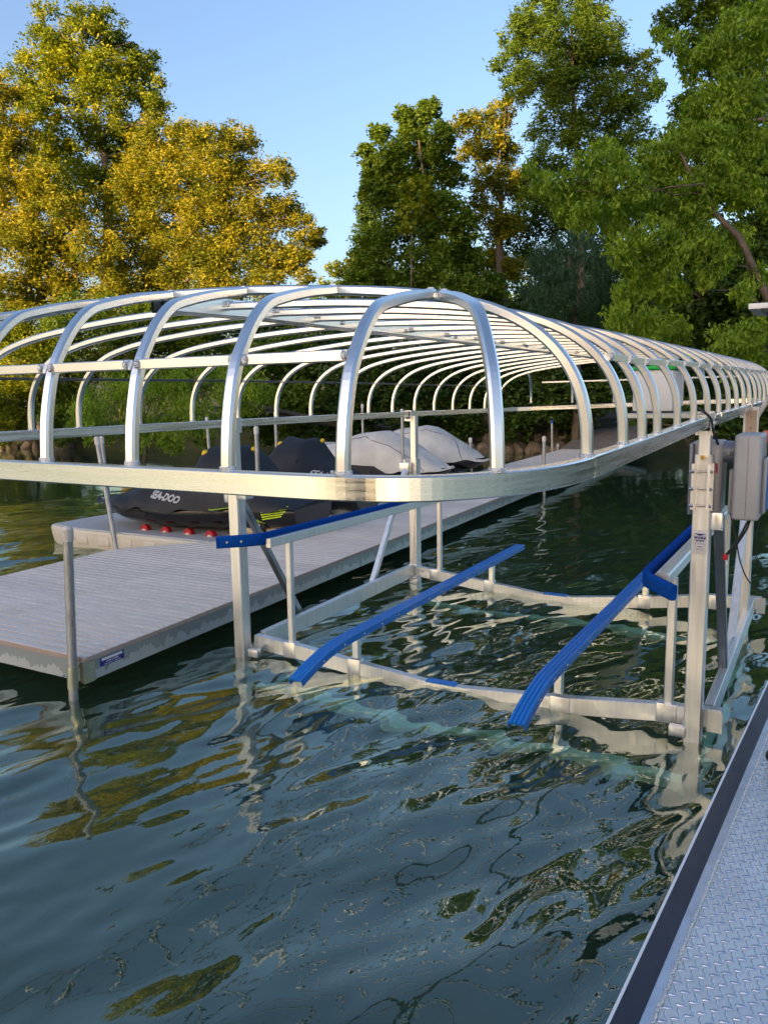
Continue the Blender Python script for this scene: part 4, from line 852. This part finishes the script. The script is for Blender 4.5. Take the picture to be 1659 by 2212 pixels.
BLOBS={
 'tall':[(-26.11,20.37,17.22,0.87),(-24.67,20.83,17.2,0.81),(-24.23,21.91,17.35,0.78),(-25.87,20.08,15.98,1.06),(-24.35,20.68,15.87,1.15),(-23.67,22.08,16.38,0.98),(-23.88,23.37,16.29,0.81),(-28.14,20.53,15.76,1.01),(-26.55,21.24,15.2,1.21),(-23.91,21.15,14.67,1.26),(-23.15,22.51,14.94,0.99),(-22.23,22.1,13.73,0.74),(-26.62,19.33,13.82,0.87),(-25.77,19.53,13.27,0.77),(-24.15,20.77,13.33,1.07),(-24.22,22.76,13.69,1.12),(-26.69,20.87,12.46,0.91),(-24.78,21.82,12.01,1.11),(-27.33,20.43,12.45,0.91),(-24.45,20.08,10.64,1.06),(-23.32,21.02,10.5,0.98),(-26.55,20.17,11.14,1),(-23.69,22.29,12.34,1)],
 'broad':[(-20.88,20.57,11.85,0.92),(-19.8,21.27,11.93,0.93),(-17.61,20.38,11.2,0.88),(-17.54,21.82,11.71,0.76),(-20.97,19.82,10.47,1.09),(-19.43,20.23,10.17,1.17),(-17.52,20.45,9.95,1.15),(-16.73,21.72,10.37,0.81),(-15.34,21.5,10.12,0.56),(-21.65,19.87,9.16,1.3),(-20.24,20.46,8.92,1.29),(-18.3,20.71,8.56,1.36),(-16.54,21.09,8.6,1.24),(-16.26,22.87,9.05,0.78),(-15.16,22.49,8.16,0.69),(-14.98,23.34,8.01,0.46),(-21.08,19.66,7.28,1.29),(-18.92,19.98,6.95,1.35),(-17.22,20.7,6.89,1.34),(-16.08,21.85,7.11,1),(-15.07,21.99,7.03,0.63),(-14.37,21.57,6.23,0.39),(-20.85,18.15,5.69,1.24),(-20.12,19.84,5.62,1.29),(-17.06,19.63,5.56,1.05),(-15.57,20.54,5.88,0.7)],
 'leftedge':[(-24.88,16.8,13.38,0.74),(-24.58,15.88,11.92,1.03),(-24.07,16.73,11.56,0.87),(-24.4,16.17,10.33,1.13),(-22.77,16.69,9.71,0.86),(-25.04,16.91,9.21,1.26),(-22.28,16.39,8.45,1.02),(-21.79,17.25,8.7,0.87),(-23.26,15.65,7.29,1.2),(-22.69,16.99,7.08,1.23),(-20.86,17.19,7.27,1.03),(-23.6,15.55,5.64,1.12),(-22.97,16.88,5.72,1.06)],
 'bushgold':[(-21.93,13.86,4.11,0.96),(-21.37,14.72,4.13,0.98),(-23.21,14.28,3.05,1),(-20.77,13.79,2.81,0.95),(-20.05,14.22,3.42,0.79),(-21.63,13.41,1.73,0.88),(-21.71,14.54,1.46,0.83),(-20.84,14.79,2.02,0.66),(-21.32,13.47,0.93,0.72)],
 'bushgreen':[(-18.76,14.57,4.3,1.01),(-17.32,15.04,4.25,1),(-16.51,16.1,4.12,1.1),(-14.85,16.09,3.88,0.91),(-19.12,14.94,2.94,0.95),(-18.17,15.92,2.93,1.05),(-19.87,14.86,1.69,0.81),(-16.68,16.4,2.9,0.96),(-15.73,17.44,2.89,0.97),(-18.6,13.4,0.95,0.61)],
 'willowshrub':[(-13.4,10.15,1.36,0.51),(-13.7,11.22,1.82,0.63),(-12.73,11.48,2.06,0.62),(-11.58,11.51,2.04,0.61),(-11.4,12.57,2.28,0.57),(-12.93,10.94,1.09,0.55),(-12.29,11.65,1.12,0.62),(-10.89,11.58,1.31,0.6),(-10.08,11.93,1.66,0.54),(-13.4,10.34,0.93,0.34),(-12.04,10.55,0.69,0.31),(-11.57,11.23,0.66,0.34),(-11.44,12.31,0.72,0.32),(-10.04,12.29,2.25,0.48),(-9.3,12.1,1.88,0.41)],
 'bankA':[(-11.78,14.85,2.85,0.76),(-11.08,15.52,2.98,0.77),(-10.95,16.78,2.73,0.73),(-12.17,15.03,1.48,0.63),(-11.26,15.45,1.74,0.77),(-10.32,15.57,1.6,0.69),(-12.31,16.06,0.73,0.44),(-10.84,15.78,0.75,0.43)],
 'bankB':[(-9.52,15.93,3.07,0.75),(-8.56,16.19,3.04,0.74),(-9.07,15.68,1.85,0.74),(-8.35,16.32,1.84,0.75),(-9.21,16.65,0.87,0.57),(-7.9,16.65,2.5,0.68),(-7.63,16.41,1.42,0.68),(-9.89,15.88,0.76,0.35)],
 'bankC':[(-7.25,17.8,2.64,0.77),(-6.93,19.49,2.67,0.81),(-7.21,17.39,1.54,0.69),(-6.77,18.42,1.38,0.71),(-6.22,19.3,1.78,0.73),(-6.28,18.36,0.81,0.5),(-7.7,18.68,0.64,0.52),(-5.57,19.21,2.62,0.71)],
 'bankD':[(-4.78,17.93,1.91,0.67),(-4.48,18.29,1.1,0.54),(-3.72,18.09,1.63,0.73),(-3.2,19.08,1.34,0.68),(-4,18.48,2.42,0.74),(-3.24,20.11,2.29,0.77),(-3.48,19.58,0.64,0.42),(-4.98,18.1,0.7,0.34),(-2.35,18.88,1.73,0.53)],
 'fill4':[(-12.45,33.05,5.39,2.29),(-12.29,32.67,2.9,2.28),(-10.02,34.27,5.33,2.28),(-9.89,34,2.86,2.28),(-8.17,37.5,5.45,2.39),(-7.44,35.09,2.81,2.27),(-5.16,36.51,5.21,2.25),(-5.56,38.73,2.82,2.4),(-3.05,39.4,5.29,2.34),(-3.09,40.33,2.78,2.41),(-0.56,40.27,5.21,2.31),(-0.55,41.48,2.73,2.39),(1.82,42.45,5.22,2.35),(1.95,42.54,2.67,2.37),(4.27,44.14,5.2,2.37),(4.41,42.96,2.61,2.32),(6.6,43.31,5.01,2.26),(6.78,43.37,2.55,2.28)],
 'fill3':[(-4.29,22.66,3.42,0.93),(-3.22,23.32,3.4,0.93),(-4.8,22.32,2.51,0.86),(-3.16,21.98,2.31,0.9),(-2.29,23.28,3.06,0.92),(-2.56,23.64,4.3,0.85),(-3.55,22.72,4.14,0.84),(-5.07,22.12,3.58,0.85),(-1.91,23.04,2,0.83),(-1.42,23.93,3.95,0.76)],
 'fill2':[(-8.92,28.74,8.48,1.07),(-7.27,28.59,8.64,1.04),(-8.55,29.94,10.53,0.89),(-8.54,29.44,7.03,1.09),(-6.68,28.07,6.7,1.02),(-6.26,31.11,8.95,1.09),(-5.47,31.26,7.37,1.09),(-4.7,31.15,8.78,0.97),(-9.09,26.63,6.73,0.84),(-4.06,31.89,7.32,1.08),(-6,28.38,5.41,1.03),(-5.01,31.2,5.4,0.99),(-7.86,28.73,5.19,0.97),(-3.61,30.27,9.58,0.84)],
 'fill':[(-14.3,20.21,4.59,0.85),(-13.68,21.74,4.83,0.79),(-12.36,22.27,4.45,0.96),(-11.17,23.38,4.46,1.06),(-9.94,24.5,4.29,1.08),(-7.96,23.9,4.31,1.03),(-13.47,20.19,4.04,0.84),(-13.6,22.62,5.59,0.54),(-14.97,19.42,4.41,0.84),(-7.1,26.01,4.4,0.9),(-15.97,19.02,3.94,0.85)],
 'center':[(-8.94,21.2,11.16,0.4),(-9.23,20.91,10.78,0.46),(-9.76,20.86,11.03,0.34),(-10.03,19.87,10.24,0.39),(-9.42,20.92,10.26,0.62),(-8.05,20.2,9.86,0.56),(-10.47,19.78,9.63,0.37),(-9.41,19.59,9.22,0.67),(-8.89,21.06,9.18,0.85),(-8.11,21.22,8.96,0.46),(-9.84,19.47,8.25,0.63),(-8.84,20.08,7.81,0.91),(-7.51,19.72,7.44,0.66),(-7.1,19.87,6.86,0.51),(-10.09,19.71,8.91,0.46),(-9.47,19.47,6.76,0.76),(-10.4,19.7,6.59,0.59),(-10.42,18.94,5.39,0.53),(-8.04,19.46,6.25,0.96),(-7.23,20.36,6.09,0.6),(-10.25,19.42,5.65,0.69),(-8.95,19.58,5.27,0.91),(-7.22,19.43,4.97,0.88),(-6.93,21.38,5.15,0.62)],
 'young':[(-8.6,19.15,8.23,0.29),(-7.63,18.18,8.04,0.3),(-7.84,18.93,7.75,0.29),(-8.25,18.31,7.41,0.34),(-8.13,19.17,7.27,0.32),(-8.16,18.13,6.83,0.25)],
 'smallA':[(-12.38,20.61,6.28,0.36),(-12.28,21.21,5.94,0.47),(-13.55,21.6,5.87,0.31),(-11.67,20.73,6.55,0.33)],
 'golden':[(-9.04,24.26,11.52,0.48),(-8.9,25.66,12.01,0.56),(-8.52,26.6,12.48,0.57),(-7.97,26.04,12.67,0.28),(-8.38,25.33,11.04,0.69),(-9.37,25.79,10.98,0.57),(-8.19,26.26,10.91,0.62),(-8.14,24.31,9.47,0.71),(-8.04,26.4,9.73,0.72),(-8.33,24.32,8.36,0.68),(-7.49,24.98,7.89,0.62),(-8.38,25.61,6.89,0.64),(-7.34,25.1,6.39,0.52),(-8.83,25.08,5.83,0.53)],
 'ash':[(-6.51,24.04,14.34,0.56),(-5.09,26.42,14.11,0.92),(-5.44,24.35,12.44,0.8),(-3.74,25.16,11.92,0.71),(-5.12,25.02,11.06,0.73),(-5.93,23.97,9.71,0.64),(-3.53,25.86,10.1,0.65),(-4.33,25.96,8.5,0.75),(-5.67,24.77,8.6,0.74),(-2.76,25.14,10.4,0.55),(-6.09,24.71,14.93,0.67),(-5.42,25.74,15.62,0.98),(-4.64,25.93,14.91,0.65),(-7.35,24.83,14.43,0.53),(-6.43,24.77,14.13,0.81),(-5.18,24.49,13.76,0.95),(-4.15,25.49,13.89,0.67),(-7.5,24.88,13.47,0.67),(-6.13,24.42,12.75,0.89),(-5.25,25.9,13.04,0.99),(-4.15,27.08,13.35,0.81),(-3.16,26.82,13.3,0.43),(-3.09,26.83,12.45,0.56),(-6.95,24.46,12.39,0.56),(-5.61,24.42,11.59,0.72),(-4.68,26.36,11.9,0.84),(-3.45,26.01,11.66,0.68),(-6.38,25.24,11.02,0.54),(-4.84,24.63,10.38,0.67),(-4.16,26.37,10.79,0.75),(-5.78,25.06,9.62,0.56),(-4.23,25.5,9.34,0.74),(-6.2,23.82,8.33,0.65),(-4.6,23.98,8.01,0.79),(-3.69,26.04,8.59,0.83)],
 'bluewillow':[(-3.64,17.68,5.39,0.53),(-3.26,18.51,5.84,0.54),(-2.4,17.99,5.5,0.56),(-3.24,17.27,4.58,0.6),(-2.51,17.79,4.58,0.6),(-4.16,18.05,4.61,0.42),(-2,18.2,4.95,0.5),(-3.13,18.67,3.83,0.53),(-3.66,17.41,3.77,0.44),(-2.21,18.64,4.02,0.51)],
 'maple':[(-1.18,9.29,5.49,0.14),(-1.07,9.62,5.32,0.19),(-0.68,9.24,5.21,0.23),(-0.52,9.64,5.05,0.27),(-0.84,10.04,4.98,0.21),(-0.35,9.59,5.57,0.2),(-0.23,10.24,5.94,0.17),(0.02,9.96,5.6,0.26),(-0.2,9.74,5.22,0.33),(0.3,9.71,5.14,0.34),(-0.26,9.3,4.63,0.23),(-0.13,10.43,4.81,0.34),(0.41,10.75,5.65,0.32),(0.71,10.93,5.87,0.32),(0.55,10.71,5.09,0.4),(0.93,11.13,5.35,0.36),(0.64,10.33,6.76,0.14),(0.53,10.91,7.78,0.16),(0.8,10.94,7.61,0.2),(1.07,11.15,7.44,0.27),(0.96,11.45,7.22,0.19),(1.38,11.54,7.51,0.32),(1.68,12.02,7.98,0.41),(2.11,11.31,7.85,0.38),(1.5,11.39,6.91,0.36),(2.03,11.77,7.23,0.48),(1.16,11.25,6.6,0.27),(1.74,11.42,6.51,0.44),(0.9,11.12,6.2,0.32),(1.47,10.81,5.88,0.39),(1.95,11.77,5.89,0.49),(1.43,10.8,5.29,0.39),(1.89,11.25,5.17,0.36),(2.28,11.79,5.07,0.36),(1.07,10.83,4.74,0.4),(0.62,10.08,4.36,0.35),(0.25,9.74,4.13,0.27),(1.07,10.3,4.05,0.35),(0.53,10.26,3.72,0.32),(0.89,10.83,3.44,0.32),(0.21,10.33,3.44,0.24),(0.25,9.72,2.92,0.27),(0.69,9.97,2.91,0.33),(1.03,10.6,2.82,0.28),(1.5,10.53,4.27,0.27),(1.45,10.55,3.67,0.23),(1.84,10.14,2.57,0.27),(2.21,10.55,2.64,0.31),(2.4,11.11,2.97,0.28),(2.4,11.14,2.2,0.32),(2,10.81,2.12,0.24),(0.86,9.93,2.37,0.17),(1.83,11.47,4.37,0.28),(2.25,11.23,3.68,0.24),(1.75,10.46,3.86,0.2),(2.12,10.49,3.32,0.2)],
 'darkmass':[(-0.86,17.3,5.09,0.7),(-0.06,17.81,5.31,0.7),(0.77,18.17,5.27,0.82),(1.61,18.17,5.41,0.8),(-0.31,16.38,4.05,0.67),(0.51,16.49,4,0.66),(1.25,17.2,4.12,0.72),(2.02,17.6,4.21,0.67),(-0.73,16.97,3.11,0.64),(0.09,17.37,3.09,0.7),(0.92,17.68,3.18,0.69),(1.8,17.18,3.22,0.66),(-0.47,15.84,2.06,0.61),(0.2,16.31,2.05,0.61),(0.85,17.72,2.05,0.7),(1.87,17.04,2.02,0.66),(0.31,17.94,6.62,0.69),(1.12,18.25,6.8,0.69),(1.82,18.47,6.97,0.68),(-0.52,17.68,6.35,0.59)],
 'darktall':[(-0.22,18.13,11.1,0.51),(-0.78,18.21,10.94,0.33),(0.32,18.2,10.68,0.57),(-0.02,17.79,9.98,0.45),(0.9,18.41,11.15,0.67),(0.64,18.48,9.76,0.69),(1.44,18.69,10.19,0.68),(-0.13,17.44,8.63,0.39),(-0.54,18.67,8.37,0.36),(0.42,18.12,8.61,0.69),(1.1,19.57,9.13,0.72),(-0.02,18.39,7.77,0.59),(0.79,18.92,7.89,0.71),(1.61,19.28,7.96,0.71),(-0.89,18.25,7.41,0.48)],
 'bankE':[(0.01,14.6,1.22,0.42),(0.68,14.75,1.21,0.46),(1.42,14.94,1.21,0.51),(2.12,15.53,1.19,0.52),(-0.32,14.22,1.43,0.36),(1.1,14.66,0.71,0.26),(1.91,15.03,0.6,0.31),(0.51,13.79,0.85,0.2)],
}
# ------------------------------------------------------------ rocks along the bank
def rock_mesh(seed):
    rg = np.random.default_rng(seed); import bmesh
    bm = bmesh.new(); bmesh.ops.create_icosphere(bm, subdivisions=2, radius=1)
    cuts = [Vector(rg.normal(size=3)).normalized() for _ in range(9)]; lim = rg.uniform(.55, .85, 9)
    for v in bm.verts:
        for c, l in zip(cuts, lim):
            d = v.co.dot(c)
            if d > l: v.co -= c * (d - l)
        v.co += Vector(rg.normal(size=3)) * .03
    me = bpy.data.meshes.new('boulder'); bm.to_mesh(me); bm.free(); me.materials.append(ROCK); return me
RM = [rock_mesh(i) for i in range(6)]
def rocks(P, n_, smin, smax, label, group, seed, rows=2):
    rg = np.random.default_rng(seed)
    for i in range(n_):
        t = (i // rows + rg.uniform(-.2, .2)) / max(1, n_ // rows); t = min(max(t, 0), 1); row = i % rows
        (x0, y0), (x1, y1) = P; s_ = rg.uniform(smin, smax)
        x, y = x0 + (x1 - x0) * t, y0 + (y1 - y0) * t + row * s_ * .9
        o_ = bpy.data.objects.new('boulder', RM[int(rg.integers(6))]); col.objects.link(o_)
        o_.location = (x, y, .05 + row * s_ * .75); o_.scale = (s_ * rg.uniform(.6, .95) * .62, s_ * .5, s_ * rg.uniform(.4, .58)); o_.rotation_euler = (rg.uniform(-.3, .3), rg.uniform(-.3, .3), rg.uniform(0, 6))
        tag(o_, label, 'rock', group)
rocks(((-6.9, 18.1), (-3.2, 19.0)), 30, .42, .72, 'brown boulder piled in the rock bank at the water edge beside the dock', 'boulders of the rock bank by the dock', 3, 3)
rocks(((-27, 14.5), (-20.5, 15.75)), 22, .45, .8, 'orange lit boulder along the far left shore under the leaves', 'boulders along the far left shore', 4, 2)

# ------------------------------------------------------------ trees and bushes
def groundz(x, y):
    D = float(shore_dist(np.array([x]), np.array([y]))[0]); return (min(D * .9, .7) + .05 * min(D, 60)) if D > 0 else max(-1.7, D * .35 - .05)
def foliage(blobs, ls, dens, droop, seed, asp=.42, nc=48, spread=.2):
    rg = np.random.default_rng(seed); C = []; T = []
    for (x, y, z, r) in blobs:
        n_ = int(dens * 85 * r * r / (ls * ls)); k = max(6, int(nc * rg.uniform(.8, 1.2)))
        d = rg.normal(size=(k, 3)); d /= np.linalg.norm(d, axis=1)[:, None]; rad = rg.uniform(.2, 1.12, k) ** .6
        cc = np.array([x, y, z]) + d * rad[:, None] * r * np.array([1, 1, .92])
        ct_ = rg.uniform(0, 1, k); pick = rg.integers(0, k, n_)
        off = rg.normal(size=(n_, 3)) * r * spread * np.array([.85, .85, .65 if not droop else .9])
        C.append(cc[pick] + off); T.append(.5 * ct_[pick] + .5 * rg.uniform(0, 1, n_))
    C = np.concatenate(C); T = np.concatenate(T); n_ = len(C)
    ax_ = rg.normal(size=(n_, 3)); ax_[:, 2] = ax_[:, 2] * .45 - (1.3 if droop else .25) * 1.0; ax_ /= np.linalg.norm(ax_, axis=1)[:, None]
    nr = rg.normal(size=(n_, 3)); nr[:, 2] = nr[:, 2] * .7 + (.3 if droop else .9)
    b_ = np.cross(ax_, nr); b_ /= np.linalg.norm(b_, axis=1)[:, None] + 1e-9
    nn = np.cross(ax_, b_)
    s_ = ls * rg.uniform(.5, 1.15, n_)[:, None]
    a = ax_ * s_ * .5; w_ = b_ * s_ * asp * .5
    V = np.stack([C - a, C + w_ - nn * s_ * .06, C + a, C - w_ - nn * s_ * .06], 1).reshape(-1, 3)
    F = np.arange(n_ * 4).reshape(-1, 4); return V, F, T
def plant(name, key, mat, label, cat, ls, dens=1.25, droop=False, seed=0, trunk=None, tr=.16, group=None, limbs=.5, kind=None, blobs=None, asp=.42, spread=.2, nc=48):
    B = blobs or BLOBS[key]; cx = sum(b[0] for b in B) / len(B); cy = sum(b[1] for b in B) / len(B)
    if trunk is None:
        lo = min(b[2] for b in B); hi = max(b[2] for b in B); gz = groundz(cx, cy + 1)
        topb = max(B, key=lambda b: b[2]); trunk = [(cx, cy + .6, gz - .2), (cx + .1, cy + .4, lerp(gz, lo, .6)), (lerp(cx, topb[0], .4), lerp(cy, topb[1], .5), lerp(lo, hi, .5)), (topb[0], topb[1], hi - .3)]
    root = Vector(trunk[0])
    if kind == 'stuff':
        V, F, T = foliage(B, ls, dens, droop, seed, asp); o_ = npmesh(name, V, F, mat, None, tint=T); tag(o_, label, cat, group, kind); return o_
    t = empty(name, root, label, cat, group)
    V, F, T = foliage(B, ls, dens, droop, seed, asp, nc, spread); npmesh('crown', V - np.array(root), F, mat, t, tint=T)
    q = MB(); P = [Vector(p) for p in trunk]; n_ = len(P); q.taper(P, [lerp(tr, tr * .25, (i / (n_ - 1)) ** .8) for i in range(n_)])
    rg = np.random.default_rng(seed + 5)
    for (x, y, z, r) in B:
        if rg.random() > limbs * .6: continue
        c = Vector((x, y, z)); best = None
        for i in range(n_ - 1):
            for u in (0, .33, .66): 
                p = P[i].lerp(P[i + 1], u); dz = c.z - p.z
                sc_ = (p - c).length + (4 if dz < .3 else 0)
                if best is None or sc_ < best[0]: best = (sc_, p, lerp(tr, tr * .3, (i + u) / (n_ - 1)))
        _, p, rr = best; mid = p.lerp(c, .5) + Vector(rg.normal(size=3)) * .12 * (c - p).length + Vector((0, 0, .08 * (c - p).length))
        jt = lambda s__: Vector(rg.normal(size=3)) * s__ * (c - p).length
        q.taper([p, p.lerp(mid, .5) + jt(.05), mid, mid.lerp(c, .5) + jt(.06), c], [rr * .42, rr * .34, rr * .24, rr * .15, rr * .06], 5)
        for _ in range(2):
            e2 = c + Vector(rg.normal(size=3)).normalized() * r * .8; q.taper([mid.lerp(c, rg.uniform(.2, .8)), (mid + e2) / 2 + Vector(rg.normal(size=3)) * .1 * r, e2], [rr * .2, rr * .14, rr * .05], 4)
    q.build('trunk', BARK, t)
    return t
plant('shade_tree', 'tall', LF['olive'], 'tall sunlit tree with an open crown at top left against the sky', 'tree', .2, 1.15, seed=1, trunk=[(-23.7, 20.9, .9), (-23.92, 20.6, 6.5), (-24.1, 21, 9.8), (-24.3, 21.2, 12), (-24.9, 21.3, 14.3), (-25.4, 21.4, 16.7)], tr=.3, limbs=.9, nc=20, spread=.22)
plant('shade_tree', 'broad', LF['gold'], 'broad golden lit tree between the tall left tree and the gap of sky', 'tree', .17, 1.5, seed=2, trunk=[(-19.3, 19.5, 1), (-19.28, 19.5, 5.7), (-19.27, 19.8, 7.1), (-19, 20.2, 8.5), (-18.8, 20.7, 10.8)], tr=.26, limbs=.6)
plant('shade_tree', 'leftedge', LF['gold'], 'rusty golden tree cut off by the left edge of the photo', 'tree', .17, 1.4, seed=3, tr=.25)
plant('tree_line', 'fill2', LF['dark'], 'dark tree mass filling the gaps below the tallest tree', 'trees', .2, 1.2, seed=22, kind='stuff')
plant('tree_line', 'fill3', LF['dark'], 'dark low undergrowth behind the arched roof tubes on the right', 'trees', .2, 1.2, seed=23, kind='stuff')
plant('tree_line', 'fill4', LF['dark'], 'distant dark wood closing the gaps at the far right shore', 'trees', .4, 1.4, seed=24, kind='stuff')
plant('bush', 'bushgold', LF['olive'], 'bright yellow green bush low at the left edge above the shore', 'bush', .16, 1.5, seed=4, tr=.1)
plant('bush', 'bushgreen', LF['green'], 'mid green bushes on the left bank, seen through the arched frame', 'bush', .16, 1.6, seed=5, tr=.1)
plant('willow_shrub', 'willowshrub', LF['bright'], 'feathery green shrub hanging over the water behind the jet skis', 'shrub', .15, 1.1, True, 6, trunk=[(-9.2, 18.6, .6), (-9.6, 15, 1.1), (-10.4, 12.9, 1.6), (-11.2, 12.4, 2.1), (-12.5, 12.2, 2.3)], tr=.16, asp=.28, nc=34, spread=.22)
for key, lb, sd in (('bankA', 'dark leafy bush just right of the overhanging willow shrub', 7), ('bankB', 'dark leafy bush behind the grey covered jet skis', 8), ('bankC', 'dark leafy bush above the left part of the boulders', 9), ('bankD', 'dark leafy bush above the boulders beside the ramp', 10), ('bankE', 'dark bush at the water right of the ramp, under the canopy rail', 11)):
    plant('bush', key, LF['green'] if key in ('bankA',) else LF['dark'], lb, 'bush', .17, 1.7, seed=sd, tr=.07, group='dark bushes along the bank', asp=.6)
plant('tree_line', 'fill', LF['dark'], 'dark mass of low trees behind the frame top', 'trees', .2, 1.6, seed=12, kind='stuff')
plant('shade_tree', 'center', LF['green'], 'dense dark green tree in the middle, lit yellow along its left edge', 'tree', .15, 1.7, seed=13, trunk=[(-8.2, 19.9, 1.2), (-8.25, 19.9, 4.9), (-8.3, 20.1, 6.7), (-8.9, 20.4, 10)], tr=.14, asp=.6)
plant('sapling', 'young', LF['lime'], 'young tree with yellow leaves in front of the middle tree', 'sapling', .2, .55, seed=14, trunk=[(-8.3, 18.6, 1), (-8.35, 18.7, 5), (-8.4, 18.9, 7.6)], tr=.05, asp=.8)
plant('shade_tree', 'smallA', LF['olive'], 'small tree poking above the frame in the gap of sky', 'tree', .16, 1.1, seed=15, tr=.06)
plant('shade_tree', 'golden', LF['gold'], 'golden lit tree half hidden between the middle tree and the tallest tree', 'tree', .17, 1.4, seed=16, trunk=[(-7.7, 24.9, 1.5), (-7.72, 24.9, 5.4), (-7.95, 25.1, 7.5), (-8, 25.5, 9.5)], tr=.3, limbs=.7)
plant('shade_tree', 'ash', LF['green'], 'tallest tree, bare straight trunk showing, right of the gap of sky', 'tree', .2, 1.5, seed=17, trunk=[(-4.5, 24.3, 1.5), (-4.56, 24.3, 5.1), (-4.88, 24.9, 9.3), (-5.14, 25, 11.2), (-5.4, 25.4, 14.4)], tr=.2, limbs=.8, asp=.3, nc=22, spread=.24)
plant('willow_tree', 'bluewillow', LF['blue'], 'blue green drooping willow below the tallest tree', 'tree', .2, 1.5, True, 18, tr=.15, asp=.16)
plant('shade_tree', 'darktall', LF['green'], 'dark tree reaching the top edge behind the drooping maple', 'tree', .15, 1.5, seed=19, tr=.25, trunk=[(3.5, 16.5, 1), (2.9, 16.4, 5), (2.4, 16.4, 9), (2.3, 16.4, 12)], asp=.4)
plant('shade_tree', 'darkmass', LF['dark'], 'dark shaded undergrowth tree filling the right side behind the drooping maple', 'tree', .16, 1.7, seed=20, tr=.2, asp=.6)
plant('maple_tree', 'maple', LF['bright'], 'large bright green drooping maple leaning over the water at right', 'tree', .115, 1.5, True, 21, trunk=[(4.6, 13.9, .3), (3.3, 12.2, 1.6), (2.66, 11.17, 2.73), (2.38, 11.12, 3.36), (1.91, 11.02, 4.37), (1.37, 10.81, 4.93), (.97, 10.73, 5.79)], tr=.12, limbs=.2, asp=.38, nc=34, spread=.2)
# small spruce
sp_ = empty('spruce_tree', (-12.3, 22.8, 1.2), 'small pointed spruce at the left foot of the middle tree', 'tree')
rg = np.random.default_rng(31); Cs = []
for _ in range(260):
    h = rg.uniform(0, 1) ** .8; an = rg.uniform(0, 6.28); r_ = (1 - h) * 1.5 + .05; z = 3.0 + h * 6.1
    for u in np.linspace(.05, 1, 9): Cs += [np.array([math.cos(an) * r_ * u, math.sin(an) * r_ * u, z - u * .12 + .1 * u * u]) + rg.normal(size=3) * .05 for _ in range(7)]
Cs = np.array(Cs); n_ = len(Cs); a_ = rg.normal(size=(n_, 3)); a_ /= np.linalg.norm(a_, axis=1)[:, None]; b_ = np.cross(a_, rg.normal(size=(n_, 3))); b_ /= np.linalg.norm(b_, axis=1)[:, None]
npmesh('crown', np.stack([Cs - a_ * .09, Cs + b_ * .018, Cs + a_ * .09, Cs - b_ * .018], 1).reshape(-1, 3), np.arange(n_ * 4).reshape(-1, 4), LF['dark'], sp_, tint=rg.uniform(0, 1, n_))
MB().taper([(-12.3, 22.8, 1), (-12.3, 22.8, 10)], [.14, .02]).build('trunk', BARK, sp_)
# trees on the shore behind the camera: they cast the evening shade over the lift
def hcast(x): return 15.4 + float(np.interp(x + 10.3, [-24, -20, -15, -12, -10, -8.5, -6.5, -4, 0, 24], [-6, 1.5, 4, 5, 6.5, 9, 12, 14.5, 16, 16]))
xs_ = np.arange(-35, 14, 4.2); grp = {}
for i, x in enumerate(xs_):
    H = hcast(x); zz = -1.
    while zz < H - 3:
        grp.setdefault(i // 3, []).append((x + rng.normal() * .5, -91 + rng.normal() * 1.5, zz, 3.6)); zz += 3.8
    grp.setdefault(i // 3, []).append((x, -91, H - 3, 3.2))
for gi, B in grp.items():
    plant('shore_tree', None, LF['green'], f'{["first", "second", "third", "fourth", "fifth"][gi]} tree from the left on the shore behind the photographer, casting the evening shade', 'tree', .8, 1.3, seed=40 + gi, nc=60, spread=.35, blobs=B, tr=.4, group='trees behind the photographer', limbs=.2, asp=.6)
